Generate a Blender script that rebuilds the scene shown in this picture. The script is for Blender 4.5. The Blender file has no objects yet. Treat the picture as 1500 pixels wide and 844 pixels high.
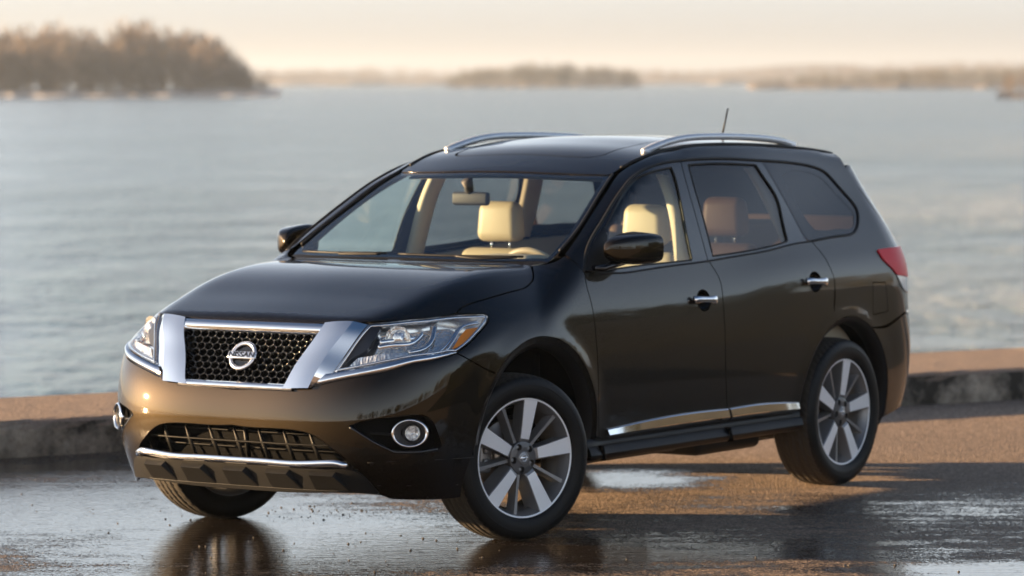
import bpy, bmesh, math, random
import numpy as np
from mathutils import Vector, Matrix
from mathutils.geometry import delaunay_2d_cdt

scene = bpy.context.scene
COL = scene.collection
R = math.radians

# ------------------------------------------------------------------ camera, sky, sun, exposure
CAM_O = np.array([14.6253, 10.8107, 2.0861]); CAM_YAW = 3.73899; CAM_PITCH = -.0531905; CAM_ROLL = -.0030863; CAM_F = 5736.5
FW = np.array([math.cos(CAM_YAW)*math.cos(CAM_PITCH), math.sin(CAM_YAW)*math.cos(CAM_PITCH), math.sin(CAM_PITCH)])
RT0 = np.cross(FW, [0, 0, 1.]); RT0 /= np.linalg.norm(RT0); UP0 = np.cross(RT0, FW)
RT = RT0*math.cos(CAM_ROLL) + UP0*math.sin(CAM_ROLL); UP = -RT0*math.sin(CAM_ROLL) + UP0*math.cos(CAM_ROLL)
cam_data = bpy.data.cameras.new('camera'); cam = bpy.data.objects.new('camera', cam_data); COL.objects.link(cam)
cam.matrix_world = Matrix(((RT[0], UP[0], -FW[0], CAM_O[0]), (RT[1], UP[1], -FW[1], CAM_O[1]), (RT[2], UP[2], -FW[2], CAM_O[2]), (0, 0, 0, 1)))
cam_data.sensor_width = 36; cam_data.lens = CAM_F/1500*36; cam_data.clip_start = .5; cam_data.clip_end = 30000
cam_data.dof.use_dof = True; cam_data.dof.focus_distance = 16.1; cam_data.dof.aperture_fstop = 3.2
scene.camera = cam

SUN_AZ, SUN_EL = R(-62.5), R(7.4)
SUN_DIR = Vector((math.cos(SUN_AZ)*math.cos(SUN_EL), math.sin(SUN_AZ)*math.cos(SUN_EL), math.sin(SUN_EL)))
world = bpy.data.worlds.new('World'); scene.world = world; world.use_nodes = True
wn = world.node_tree.nodes; bg = wn['Background']
sky = wn.new('ShaderNodeTexSky'); sky.sky_type = 'NISHITA'; sky.sun_disc = False
sky.sun_elevation = SUN_EL; sky.sun_rotation = math.pi/2 - SUN_AZ
sky.air_density = 1.0; sky.dust_density = .6; sky.ozone_density = 4.0; sky.altitude = 50
# hazy winter air brightens the lowest part of the sky, most of all on the sun's side
def sky_nodes(tint, band, fall, az0, az_amt, dip, strength):
    nt = world.node_tree; L = nt.links.new
    mul = wn.new('ShaderNodeMix'); mul.data_type = 'RGBA'; mul.blend_type = 'MULTIPLY'; mul.inputs[0].default_value = 1; L(sky.outputs[0], mul.inputs[6]); mul.inputs[7].default_value = (*tint, 1)
    tc = wn.new('ShaderNodeTexCoord'); sp = wn.new('ShaderNodeSeparateXYZ'); L(tc.outputs['Generated'], sp.inputs[0])
    def mth(op, a, b=None):
        n = wn.new('ShaderNodeMath'); n.operation = op
        for i, v in enumerate((a, b)):
            if v is None: continue
            if isinstance(v, (int, float)): n.inputs[i].default_value = v
            else: L(v, n.inputs[i])
        return n.outputs[0]
    z = mth('MAXIMUM', sp.outputs[2], 0.)
    zz = mth('MULTIPLY', z, 1/fall); e = mth('EXPONENT', mth('MULTIPLY', mth('MULTIPLY', zz, zz), -1.0))
    d2 = wn.new('ShaderNodeVectorMath'); d2.operation = 'DOT_PRODUCT'; L(tc.outputs['Generated'], d2.inputs[0]); d2.inputs[1].default_value = (FW[0], FW[1], 0); dv = d2.outputs['Value']
    dipf = mth('SUBTRACT', 1.0, mth('MULTIPLY', mth('MULTIPLY', mth('EXPONENT', mth('MULTIPLY', z, -1/.032)), mth('POWER', mth('MAXIMUM', dv, 0.), 2.0)), dip))
    dt = wn.new('ShaderNodeVectorMath'); dt.operation = 'DOT_PRODUCT'; L(tc.outputs['Generated'], dt.inputs[0]); dt.inputs[1].default_value = (math.cos(az0), math.sin(az0), 0)
    w = mth('ADD', mth('MULTIPLY', dt.outputs['Value'], az_amt), 1-az_amt)
    e = mth('MULTIPLY', e, mth('MAXIMUM', w, .15))
    ad = wn.new('ShaderNodeMix'); ad.data_type = 'RGBA'; ad.blend_type = 'ADD'; L(e, ad.inputs[0]); L(mul.outputs[2], ad.inputs[6]); ad.inputs[7].default_value = (*band, 1)
    ad.clamp_factor = False
    # added bright veil in the sky behind the camera, to lift wheels and chrome
    e2 = mth('MULTIPLY', mth('POWER', mth('MAXIMUM', mth('MULTIPLY', dv, -1.), 0.), .7), mth('POWER', mth('MAXIMUM', mth('SUBTRACT', 1.0, mth('MULTIPLY', z, 1.5)), 0.), 2.))
    ad2 = wn.new('ShaderNodeMix'); ad2.data_type = 'RGBA'; ad2.blend_type = 'ADD'; ad2.clamp_factor = False; L(e2, ad2.inputs[0]); L(ad.outputs[2], ad2.inputs[6]); ad2.inputs[7].default_value = (6.8, 6.85, 6.9, 1)
    # hazy glow round the low sun
    d3 = wn.new('ShaderNodeVectorMath'); d3.operation = 'DOT_PRODUCT'; L(tc.outputs['Generated'], d3.inputs[0]); d3.inputs[1].default_value = SUN_DIR
    e3 = mth('POWER', mth('MAXIMUM', d3.outputs['Value'], 0.), 4.0)
    ad3 = wn.new('ShaderNodeMix'); ad3.data_type = 'RGBA'; ad3.blend_type = 'ADD'; ad3.clamp_factor = False; L(e3, ad3.inputs[0]); L(ad2.outputs[2], ad3.inputs[6]); ad3.inputs[7].default_value = (3.6, 3.4, 3.15, 1)
    fin = wn.new('ShaderNodeMix'); fin.data_type = 'RGBA'; fin.blend_type = 'MULTIPLY'; fin.inputs[0].default_value = 1; L(ad3.outputs[2], fin.inputs[6]); L(dipf, fin.inputs[7])
    L(fin.outputs[2], bg.inputs[0]); bg.inputs[1].default_value = strength
SKY = dict(tint=(.46, .52, .55), band=(4.9, 5.0, 5.15), fall=.345, az0=R(-165), az_amt=.46, dip=.92, strength=.060)
sun_l = bpy.data.lights.new('sun', 'SUN'); sun = bpy.data.objects.new('sun', sun_l); COL.objects.link(sun)
sun_l.energy = 5.0; sun_l.angle = R(.6); sun_l.color = (1.0, .67, .36)
sun.rotation_euler = SUN_DIR.to_track_quat('Z', 'Y').to_euler(); sun.location = (40, -80, 40)
scene.view_settings.view_transform = 'Standard'; scene.view_settings.look = 'None'
scene.view_settings.exposure = 2.0; scene.view_settings.gamma = 1; scene.view_settings.use_curve_mapping = False
HAZE = .00018
cy = scene.cycles
cy.use_denoising = True; cy.max_bounces = 12; cy.transparent_max_bounces = 24; cy.glossy_bounces = 5; cy.transmission_bounces = 6
cy.volume_bounces = 0; cy.sample_clamp_indirect = 8; cy.caustics_reflective = False; cy.caustics_refractive = False

# ------------------------------------------------------------------ materials
def mat(name, color=(.5, .5, .5), rough=.5, metal=0., coat=0., spec=None, **kw):
    m = bpy.data.materials.new(name); m.use_nodes = True
    b = m.node_tree.nodes['Principled BSDF']
    b.inputs['Base Color'].default_value = (*color, 1); b.inputs['Roughness'].default_value = rough; b.inputs['Metallic'].default_value = metal
    if coat: b.inputs['Coat Weight'].default_value = coat; b.inputs['Coat Roughness'].default_value = kw.get('coat_rough', .035)
    if spec is not None: b.inputs['Specular IOR Level'].default_value = spec
    return m
def nd(m, t, **kw):
    n = m.node_tree.nodes.new(t)
    for k, v in kw.items(): setattr(n, k, v)
    return n
def lk(m, a, b): m.node_tree.links.new(a, b)
def bsdf(m): return m.node_tree.nodes['Principled BSDF']
def noise_bump(m, scale, strength, dist=.001, detail=4, coord='Object', scale3=None):
    tc = nd(m, 'ShaderNodeTexCoord'); nz = nd(m, 'ShaderNodeTexNoise'); bp = nd(m, 'ShaderNodeBump')
    nz.inputs['Scale'].default_value = scale; nz.inputs['Detail'].default_value = detail
    if scale3:
        mp = nd(m, 'ShaderNodeMapping'); mp.inputs['Scale'].default_value = scale3
        lk(m, tc.outputs[coord], mp.inputs[0]); lk(m, mp.outputs[0], nz.inputs[0])
    else: lk(m, tc.outputs[coord], nz.inputs[0])
    lk(m, nz.outputs[0], bp.inputs['Height']); bp.inputs['Strength'].default_value = strength; bp.inputs['Distance'].default_value = dist
    lk(m, bp.outputs[0], bsdf(m).inputs['Normal'])
    return nz
def noise_color(m, scale, c1, c2, lo=.35, hi=.65, scale3=None, detail=5):
    tc = nd(m, 'ShaderNodeTexCoord'); nz = nd(m, 'ShaderNodeTexNoise'); cr = nd(m, 'ShaderNodeValToRGB')
    nz.inputs['Scale'].default_value = scale; nz.inputs['Detail'].default_value = detail
    src = tc.outputs['Object']
    if scale3:
        mp = nd(m, 'ShaderNodeMapping'); mp.inputs['Scale'].default_value = scale3; lk(m, src, mp.inputs[0]); src = mp.outputs[0]
    lk(m, src, nz.inputs[0]); lk(m, nz.outputs[0], cr.inputs[0])
    cr.color_ramp.elements[0].position = lo; cr.color_ramp.elements[0].color = (*c1, 1)
    cr.color_ramp.elements[1].position = hi; cr.color_ramp.elements[1].color = (*c2, 1)
    lk(m, cr.outputs[0], bsdf(m).inputs['Base Color'])
    return nz, cr
def glass(name, tint, rough=0.0, ior=1.5, gain=1.0):
    m = bpy.data.materials.new(name); m.use_nodes = True; nt = m.node_tree; nt.nodes.clear()
    out = nd(m, 'ShaderNodeOutputMaterial'); mix = nd(m, 'ShaderNodeMixShader'); tr = nd(m, 'ShaderNodeBsdfTransparent'); gl = nd(m, 'ShaderNodeBsdfGlossy'); fr = nd(m, 'ShaderNodeFresnel')
    tr.inputs[0].default_value = (*tint, 1); gl.inputs['Roughness'].default_value = rough; gl.inputs['Color'].default_value = (gain, gain, gain, 1); fr.inputs[0].default_value = ior
    geo = nd(m, 'ShaderNodeNewGeometry'); iv = nd(m, 'ShaderNodeMix'); 
    # both faces reflect alike: a thin pane, not the surface of a solid block
    ma = nd(m, 'ShaderNodeMath', operation='MULTIPLY_ADD'); lk(m, geo.outputs['Backfacing'], ma.inputs[0]); ma.inputs[1].default_value = 1/ior - ior; ma.inputs[2].default_value = ior
    lk(m, ma.outputs[0], fr.inputs[0])
    lk(m, fr.outputs[0], mix.inputs[0]); lk(m, tr.outputs[0], mix.inputs[1]); lk(m, gl.outputs[0], mix.inputs[2]); lk(m, mix.outputs[0], out.inputs[0])
    nt.nodes.remove(iv)
    return m

M = {}
M['paint'] = mat('metallic_brown_paint', (.0130, .0083, .0027), .47, 1.0, coat=1.)
def flakes(m):
    tc = nd(m, 'ShaderNodeTexCoord'); v = nd(m, 'ShaderNodeTexVoronoi'); v.inputs['Scale'].default_value = 900
    lk(m, tc.outputs['Object'], v.inputs[0]); hs = nd(m, 'ShaderNodeHueSaturation'); hs.inputs['Color'].default_value = bsdf(m).inputs['Base Color'].default_value
    mr = nd(m, 'ShaderNodeMapRange'); mr.inputs[3].default_value = .72; mr.inputs[4].default_value = 1.3
    lk(m, v.outputs['Color'], mr.inputs[0]); lk(m, mr.outputs[0], hs.inputs['Value']); lk(m, hs.outputs[0], bsdf(m).inputs['Base Color'])
flakes(M['paint'])
M['black'] = mat('black_plastic', (.008, .008, .0085), .5, spec=.3); noise_bump(M['black'], 600, .25, .0004)
M['rubber'] = mat('black_rubber_seal', (.006, .006, .006), .6)
M['gloss_black'] = mat('gloss_black_trim', (.006, .006, .007), .12, coat=.6)
M['sill'] = mat('sill_plastic', (.005, .005, .0055), .4, spec=.2)
M['slat'] = mat('intake_slat_black', (.005, .005, .005), .5, spec=.2)
M['void'] = mat('dark_cavity', (.004, .004, .004), .9, spec=.1)
M['chrome'] = mat('chrome', (.86, .86, .87), .06, 1.)
M['badge'] = mat('badge_chrome', (.84, .85, .88), .16, .9)
M['chrome_sat'] = mat('satin_aluminium', (.80, .82, .84), .32, .45); noise_bump(M['chrome_sat'], 900, .08, .0003)
M['reflector'] = mat('faceted_reflector', (.95, .94, .92), .10, .75)
def facet(m):
    tc = nd(m, 'ShaderNodeTexCoord'); mp = nd(m, 'ShaderNodeMapping'); mp.inputs['Scale'].default_value = (40, 60, 18); v = nd(m, 'ShaderNodeTexVoronoi'); b = nd(m, 'ShaderNodeBump')
    v.inputs['Scale'].default_value = 1.6; lk(m, tc.outputs['Object'], mp.inputs[0]); lk(m, mp.outputs[0], v.inputs[0]); lk(m, v.outputs['Distance'], b.inputs['Height']); b.inputs['Strength'].default_value = .8; b.inputs['Distance'].default_value = .006
    lk(m, b.outputs[0], bsdf(m).inputs['Normal'])
facet(M['reflector'])
M['amber'] = mat('amber_plastic', (1.0, .30, .01), .3, coat=.4)
M['red'] = mat('red_lens', (.85, .008, .025), .35, spec=.2)
M['clear_lens'] = mat('clear_ribbed_lens', (.62, .6, .6), .15, .2, coat=1.)
M['lens'] = glass('headlamp_lens', (.97, .97, .96), 0, 1.42)
M['windshield'] = glass('windshield_glass', (.88, .95, .94), 0, 1.8)
M['side_glass'] = glass('side_glass', (.80, .90, .88), 0, 1.5)
M['privacy'] = glass('privacy_glass', (.38, .40, .41), 0, 1.5)
M['frit'] = mat('black_glass_border', (.008, .008, .01), .08, spec=.5)
M['lampgrey'] = mat('lamp_housing_grey', (.05, .052, .06), .25, .3); M['lampchrome'] = mat('lamp_bowl_chrome', (.95, .94, .93), .16, .9)
M['leather'] = mat('cream_leather', (.42, .345, .245), .5); noise_bump(M['leather'], 300, .25, .0006)
M['trim_cream'] = mat('cream_trim', (.60, .52, .39), .6)
M['trim_dark'] = mat('dark_interior_trim', (.03, .03, .032), .6)
M['dash'] = mat('dashboard_vinyl', (.26, .245, .215), .55); M['tan'] = mat('tan_leather', (.20, .115, .06), .5)
M['headliner'] = mat('headliner_cloth', (.28, .25, .21), .9)
M['tyre'] = mat('tyre_rubber', (.004, .004, .004), .5, spec=.3); M['tread'] = mat('sunlit_dusty_tread', (.045, .038, .030), .8)  # tread colour lightened for the sun catching its dust
M['alloy'] = mat('grey_painted_alloy', (.30, .295, .295), .40, .6, coat=.3)
M['alloy_dark'] = mat('dark_painted_alloy', (.13, .128, .13), .4, .6, coat=.3)
M['machined'] = mat('machined_alloy_face', (.98, .975, .97), .42, .25, coat=.3)
M['disc'] = mat('brake_disc_steel', (.42, .36, .30), .38, 1.)
M['pinkred'] = mat('red_cloth', (.5, .02, .04), .7)
noise_bump(M['machined'], 500, .1, .0003)
noise_bump(M['tyre'], 260, .25, .0008)
sky_nodes(**SKY)
# ------------------------------------------------------------------ survey helpers: a pixel of the surveyed picture to a point
def ray(px, py):
    d = FW*CAM_F + RT*(px-750) + UP*(422-py)
    return d/np.linalg.norm(d)
def at(px, py, axis, val):
    d = ray(px, py); return CAM_O + d*((val-CAM_O[axis])/d[axis])

class Spl:
    """natural cubic spline with straight ends"""
    def __init__(s, pts):
        p = sorted(pts); s.x = np.array([a for a, b in p], float); s.y = np.array([b for a, b in p], float)
        n = len(p); h = np.diff(s.x); A = np.eye(n); r = np.zeros(n)
        for i in range(1, n-1):
            A[i, i-1] = h[i-1]; A[i, i] = 2*(h[i-1]+h[i]); A[i, i+1] = h[i]
            r[i] = 3*((s.y[i+1]-s.y[i])/h[i]-(s.y[i]-s.y[i-1])/h[i-1])
        c = np.linalg.solve(A, r); s.c = c; s.h = h
        s.b = (s.y[1:]-s.y[:-1])/h - h*(2*c[:-1]+c[1:])/3; s.d = (c[1:]-c[:-1])/(3*h)
        s.s0 = s.b[0]; s.s1 = s.b[-1]+2*c[-2]*h[-1]+3*s.d[-1]*h[-1]**2
    def __call__(s, v):
        v = np.asarray(v, float); i = np.clip(np.searchsorted(s.x, v)-1, 0, len(s.h)-1); t = np.clip(v, s.x[0], s.x[-1])-s.x[i]
        r = s.y[i]+s.b[i]*t+s.c[i]*t*t+s.d[i]*t**3
        return r + s.s0*np.minimum(v-s.x[0], 0) + s.s1*np.maximum(v-s.x[-1], 0)
def smax(a, b, k): h = np.maximum(k-np.abs(a-b), 0)/k; return np.maximum(a, b)+h**3*k/6
def smin(a, b, k): return -smax(-a, -b, k)
def sstep(a, b, x): t = np.clip((x-a)/(b-a), 0, 1); return t*t*t*(t*(6*t-15)+10)

# ------------------------------------------------------------------ the body as one smooth solid (front axle at the origin, x forward, y to the driver's side)
S_B = Spl([(.10, .845), (.18, .875), (.28, .905), (.42, .936), (.58, .956), (.74, .965), (.9, .963), (1.0, .954), (1.1, .934), (1.2, .903), (1.3, .872), (1.4, .839), (1.5, .802), (1.6, .757), (1.68, .715), (1.76, .66), (1.86, .58)])
S_XC = Spl([(.10, .80), (.20, .855), (.28, .89), (.38, .93), (.48, .952), (.58, .957), (.66, .948), (.74, .926), (.82, .889), (.90, .847), (.97, .812), (1.04, .775), (1.2, .69), (1.9, .3)])
S_XR = Spl([(.1, -3.80), (.3, -3.90), (.45, -3.98), (.6, -4.01), (.72, -4.0), (.85, -3.965), (1.0, -3.94), (1.15, -3.92), (1.25, -3.88), (1.4, -3.79), (1.54, -3.68), (1.66, -3.58), (1.9, -3.4)])
S_H = Spl([(-.9, 1.235), (-.35, 1.232), (-.11, 1.226), (.125, 1.196), (.30, 1.155), (.48, 1.103), (.61, 1.068), (.70, 1.043), (.79, 1.018), (.95, .975)])
S_YR = Spl([(-.5, .73), (-.38, .715), (-.15, .70), (.2, .69), (.45, .67), (.65, .63), (.8, .58), (1., .52)])
S_R = Spl([(-1.0, 1.613), (-1.12, 1.648), (-1.22, 1.676), (-1.32, 1.707), (-1.42, 1.735), (-1.55, 1.760), (-1.7, 1.777), (-1.9, 1.796), (-2.1, 1.802), (-2.4, 1.799), (-2.76, 1.785), (-3.0, 1.769), (-3.26, 1.742), (-3.6, 1.692)])
X1, X2 = .10, -3.40
def F(P):
    x, y, z = P[:, 0], np.abs(P[:, 1]), P[:, 2]
    sh = .075*sstep(-1.5, -2.7, x)*np.exp(-((z-1.06)/.17)**2)
    b = S_B(z-sh)
    b = b - .010*((x+1.6)/1.7)**2*(np.abs(x+1.6) < 9) - .055*sstep(1.15, 1.6, z)*sstep(-1.9, -3.6, x)
    for wx, wz, r0, fl in ((-.08, .44, .47, .011), (-2.92, .40, .46, .004)):
        r = np.sqrt((x-wx)**2+(z-wz)**2+1e-9); b = b + fl*np.exp(-(np.maximum(r-r0, 0)/.06)**2)*sstep(.15, .40, z)
    b = np.maximum(b, .15)
    n1, n2 = 3.7, 2.8
    uf = np.maximum(x-X1, 0)/np.maximum(S_XC(z)-X1, .05); ur = np.maximum(X2-x, 0)/np.maximum(X2-S_XR(z), .05)
    yb = y/b
    gf = (uf**n1+yb**n1+1e-12)**(1/n1); gr = (ur**n2+yb**n2+1e-12)**(1/n2)
    dplan = (np.where(x > -1.6, gf, gr)-1)*b
    e = y-S_YR(x); drop = .80*.5*(e+np.sqrt(e*e+.05**2)) - .80*.5*(np.sqrt(.68**2+.05**2)-.68)
    dh = (z-(S_H(x)+.010*np.exp(-(y/.45)**2)*sstep(-.35, .3, x)-drop))*.86
    dw = (z-(1.231+(-.338-x-.19*y*y)*.527))*.885
    dr = z-(S_R(x)-.035*(y/.62)**2)
    cab = smax(dw, dr, .05)
    top = smin(dh, cab, .035)
    return smax(dplan, top, .055+.07*sstep(-1.0, -.2, x)*sstep(.6, .0, x)+.01)
def grad(P, e=2e-3):
    g = np.stack([F(P+np.eye(3)[i]*e)-F(P-np.eye(3)[i]*e) for i in range(3)], 1)
    return g/np.maximum(np.linalg.norm(g, axis=1), 1e-9)[:, None]
def first_hit(O, D, t0, t1, n=64):
    """first point on the body along rays O + t D, t in t0..t1 (closest approach when the ray misses)"""
    N = len(O); ts = np.linspace(t0, t1, n)
    V = F((O[:, None, :]+D[:, None, :]*ts[None, :, None]).reshape(-1, 3)).reshape(N, n)
    inside = V < 0; idx = np.argmax(inside, 1); hit = inside.any(1)
    idx = np.where(hit, np.maximum(idx, 1), 1)
    lo = ts[idx-1].copy(); hi = ts[idx].copy()
    for _ in range(26):
        mid = (lo+hi)/2; f = F(O+D*mid[:, None]); lo = np.where(f < 0, lo, mid); hi = np.where(f < 0, mid, hi)
    t = np.where(hit, (lo+hi)/2, ts[np.argmin(V, 1)])
    return O+D*t[:, None]
def S(pxs):
    """pixels -> points on the body"""
    D = np.array([ray(*q) for q in pxs]); O = np.tile(CAM_O, (len(D), 1))
    return first_hit(O, D, 13.2, 23., 240)
class Side:
    to2 = staticmethod(lambda P: np.stack([P[:, 0], P[:, 2]], 1))
    @staticmethod
    def solve(q): 
        O = np.stack([q[:, 0], np.full(len(q), 1.25), q[:, 1]], 1); return first_hit(O, np.tile([0, -1., 0], (len(q), 1)), 0, 1.25)
class Top:
    to2 = staticmethod(lambda P: P[:, :2].copy())
    @staticmethod
    def solve(q):
        O = np.stack([q[:, 0], q[:, 1], np.full(len(q), 2.0)], 1); return first_hit(O, np.tile([0, 0, -1.], (len(q), 1)), 0, 1.8)
class Cyl:
    def __init__(s, cx, flip=1): s.cx = cx; s.f = flip
    def to2(s, P): return np.stack([np.arctan2(P[:, 1], (P[:, 0]-s.cx)*s.f)*.9, P[:, 2]], 1)
    def solve(s, q):
        a = q[:, 0]/.9; D = np.stack([-np.cos(a)*s.f, -np.sin(a), 0*a], 1)
        O = np.stack([s.cx+0*a, 0*a, q[:, 1]], 1)-D*2.0
        return first_hit(O, D, .3, 2.)
FRONT = Cyl(.10); REAR = Cyl(-2.9, -1)
def SX(xz): return Side.solve(np.array(xz, float))
def SXY(xy): return Top.solve(np.array(xy, float))
def SF(yz):
    """front surface from (y, z): march along x"""
    q = np.array(yz, float); O = np.stack([np.full(len(q), 1.3), q[:, 0], q[:, 1]], 1); return first_hit(O, np.tile([-1., 0, 0], (len(q), 1)), 0, 1.6)
def resample(P, step):
    P = np.asarray(P, float); d = np.r_[0, np.cumsum(np.linalg.norm(np.diff(P, axis=0), axis=1))]
    n = max(2, int(math.ceil(d[-1]/step))+1); t = np.linspace(0, d[-1], n)
    return np.stack([np.interp(t, d, P[:, i]) for i in range(P.shape[1])], 1)
def smooth(P, sub=8):
    """Catmull-Rom through points"""
    P = np.asarray(P, float)
    if len(P) < 3: return P
    d = np.r_[0, np.cumsum(np.sqrt(np.linalg.norm(np.diff(P, axis=0), axis=1))+1e-6)]
    ss = [Spl(list(zip(d, P[:, i]))) for i in range(P.shape[1])]
    t = np.interp(np.linspace(0, len(d)-1, (len(d)-1)*sub+1), np.arange(len(d)), d)
    return np.stack([s(t) for s in ss], 1)
def loop(*segs, sm=True):
    """segments of points joined end to end at corners -> one closed run (last point not repeated)"""
    out = []
    for s in segs:
        s = np.asarray(s, float)
        if sm and len(s) > 2: s = smooth(s)
        out.append(s)
    P = np.concatenate(out); keep = np.r_[True, np.linalg.norm(np.diff(P, axis=0), axis=1) > 1e-4]
    P = P[keep]
    if np.linalg.norm(P[0]-P[-1]) < 1e-4: P = P[:-1]
    return P
def mir(P): Q = np.array(P, float); Q[:, 1] *= -1; return Q
def sym(half):
    """half run from centre line to centre line -> full symmetric loop"""
    h = np.array(half, float); h[0, 1] = 0; h[-1, 1] = 0
    return np.concatenate([h, mir(h)[::-1][1:-1]])
def inpoly(q, poly):
    x, y = q[:, 0], q[:, 1]; c = np.zeros(len(q), bool); n = len(poly); j = n-1
    for i in range(n):
        xi, yi = poly[i]; xj, yj = poly[j]
        m = ((yi > y) != (yj > y))
        if yi != yj: c ^= m & (x < (xj-xi)*(y-yi)/(yj-yi)+xi)
        j = i
    return c
def area2(p): return .5*np.sum(p[:, 0]*np.roll(p[:, 1], -1)-np.roll(p[:, 0], -1)*p[:, 1])
def close_resample(p, step): return resample(np.vstack([p, p[:1]]), step)[:-1]
def inset2(p, d):
    """closed 2D run moved inward by d"""
    if abs(d) < 1e-9: return p
    if area2(p) < 0: p = p[::-1]
    a = np.roll(p, 1, 0); b = np.roll(p, -1, 0)
    e1 = p-a; e2 = b-p; e1 /= np.maximum(np.linalg.norm(e1, axis=1), 1e-9)[:, None]; e2 /= np.maximum(np.linalg.norm(e2, axis=1), 1e-9)[:, None]
    n1 = np.stack([-e1[:, 1], e1[:, 0]], 1); n2 = np.stack([-e2[:, 1], e2[:, 0]], 1); n = n1+n2
    L = np.linalg.norm(n, axis=1); n /= np.maximum(L, 1e-9)[:, None]; c = np.maximum((n*n1).sum(1), .45)
    return p+n*(d/c)[:, None]

# ------------------------------------------------------------------ mesh building
def link(name, me, m=None, parent=None):
    o = bpy.data.objects.new(name, me); COL.objects.link(o)
    if m is not None and not me.materials:
        for k in (m if isinstance(m, (list, tuple)) else [m]): me.materials.append(k)
    if parent is not None: o.parent = parent
    return o
def mesh_np(name, V, faces, normals=None, smooth_sh=True, mi=None):
    me = bpy.data.meshes.new(name); me.from_pydata([tuple(v) for v in V], [], [tuple(int(i) for i in f) for f in faces]); me.update()
    if mi is not None: me.polygons.foreach_set('material_index', np.asarray(mi, np.int32))
    me.polygons.foreach_set('use_smooth', np.full(len(me.polygons), smooth_sh))
    if normals is not None: me.normals_split_custom_set_from_vertices([tuple(n) for n in normals])
    return me
def panel(outline, frame, off=0., inset=.0032, flange=.014, res=.035, holes=(), hole_inset=None, lip=.007):
    """a sheet on the body inside a closed outline (3D points), cut by holes, with a return edge; -> (V, faces, N, material index)"""
    st = res*.5
    p2 = close_resample(frame.to2(np.asarray(outline)), st); p2 = inset2(p2, inset)
    if area2(p2) < 0: p2 = p2[::-1]
    hs = []
    for h in holes:
        q = close_resample(frame.to2(np.asarray(h)), st*.7); q = inset2(q, -(inset if hole_inset is None else hole_inset))
        if area2(q) > 0: q = q[::-1]
        hs.append(q)
    mn, mx = p2.min(0), p2.max(0)
    gx = np.arange(mn[0]+res*.5, mx[0], res); gy = np.arange(mn[1]+res*.5, mx[1], res*.9)
    G = np.array([(x+(j % 2)*res*.5, y) for j, y in enumerate(gy) for x in gx]).reshape(-1, 2)
    B = np.concatenate([p2]+hs)
    if len(G):
        ok = inpoly(G, p2)
        for q in hs: ok &= ~inpoly(G, q)
        G = G[ok]
    if len(G):
        d = np.sqrt(((G[:, None, :]-B[None])**2).sum(2)).min(1); G = G[d > st*.75]
    pts = np.concatenate([B, G]) if len(G) else B
    edges = []; k = 0
    for q in [p2]+hs:
        n = len(q); edges += [(k+i, k+(i+1) % n) for i in range(n)]; k += n
    vs, es, fs, ov, oe, of = delaunay_2d_cdt([Vector(a) for a in pts], edges, [], 0, 1e-6)
    vs = np.array([tuple(v) for v in vs]); fs = np.array([f for f in fs if len(f) == 3])
    c = vs[fs].mean(1); ok = inpoly(c, p2)
    for q in hs: ok &= ~inpoly(c, q)
    fs = fs[ok]
    P = frame.solve(vs); N = grad(P); V = P+N*off
    t = V[fs]; nn = np.cross(t[:, 1]-t[:, 0], t[:, 2]-t[:, 0]); bad = (nn*N[fs].mean(1)).sum(1) < 0
    fs[bad] = fs[bad][:, ::-1]
    faces = [tuple(f) for f in fs]; mi = [0]*len(faces)
    Vl, Nl = [V], [N]; base = len(V)
    if flange:
        for q in [p2]+hs:
            A = frame.solve(q); NA = grad(A); A = A+NA*off
            q2 = inset2(q, -lip if area2(q) > 0 else lip) if lip else q
            if area2(q)*area2(q2) < 0: q2 = q2[::-1]
            C = frame.solve(q2); NC = grad(C); C = C+NC*(off-flange)
            # the return edge drops straight in, then a dark lip runs out under the neighbour
            Bm = A-NA*flange
            tang = np.roll(A, -1, 0)-np.roll(A, 1, 0); out = np.cross(tang, NA); out /= np.maximum(np.linalg.norm(out, axis=1), 1e-9)[:, None]
            n = len(q); Vl += [A, A-NA*.002+out*.0004, Bm, Bm, C]; Nl += [NA, out, out, NA, NA]
            for i in range(n):
                j = (i+1) % n
                for r in (0, 1):
                    faces.append((base+r*n+i, base+(r+1)*n+i, base+(r+1)*n+j, base+r*n+j)); mi.append(0)
                if lip and len(C) == n: faces.append((base+3*n+i, base+4*n+i, base+4*n+j, base+3*n+j)); mi.append(1)
            base += 5*n
    return np.concatenate(Vl), faces, np.concatenate(Nl), mi
def put(name, data, m, parent, side=1):
    V, f, N, mi = data
    if side < 0: V = mir(V); N = mir(N); f = [tuple(reversed(a)) for a in f]
    me = mesh_np(name, V, f, N, True, mi)
    o = link(name, me, None, parent); me.materials.append(m); me.materials.append(M['void'])
    return o
def surf(P, d): P = np.asarray(P, float); return P+grad(P)*d
def strip(lines, closed=False, flat=False):
    """a sheet through several runs of equal length -> (V, faces)"""
    n = len(lines[0]); V = np.concatenate(lines); f = []
    for r in range(len(lines)-1):
        for i in range(n if closed else n-1):
            j = (i+1) % n; f.append((r*n+i, r*n+j, (r+1)*n+j, (r+1)*n+i))
    return V, f
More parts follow.
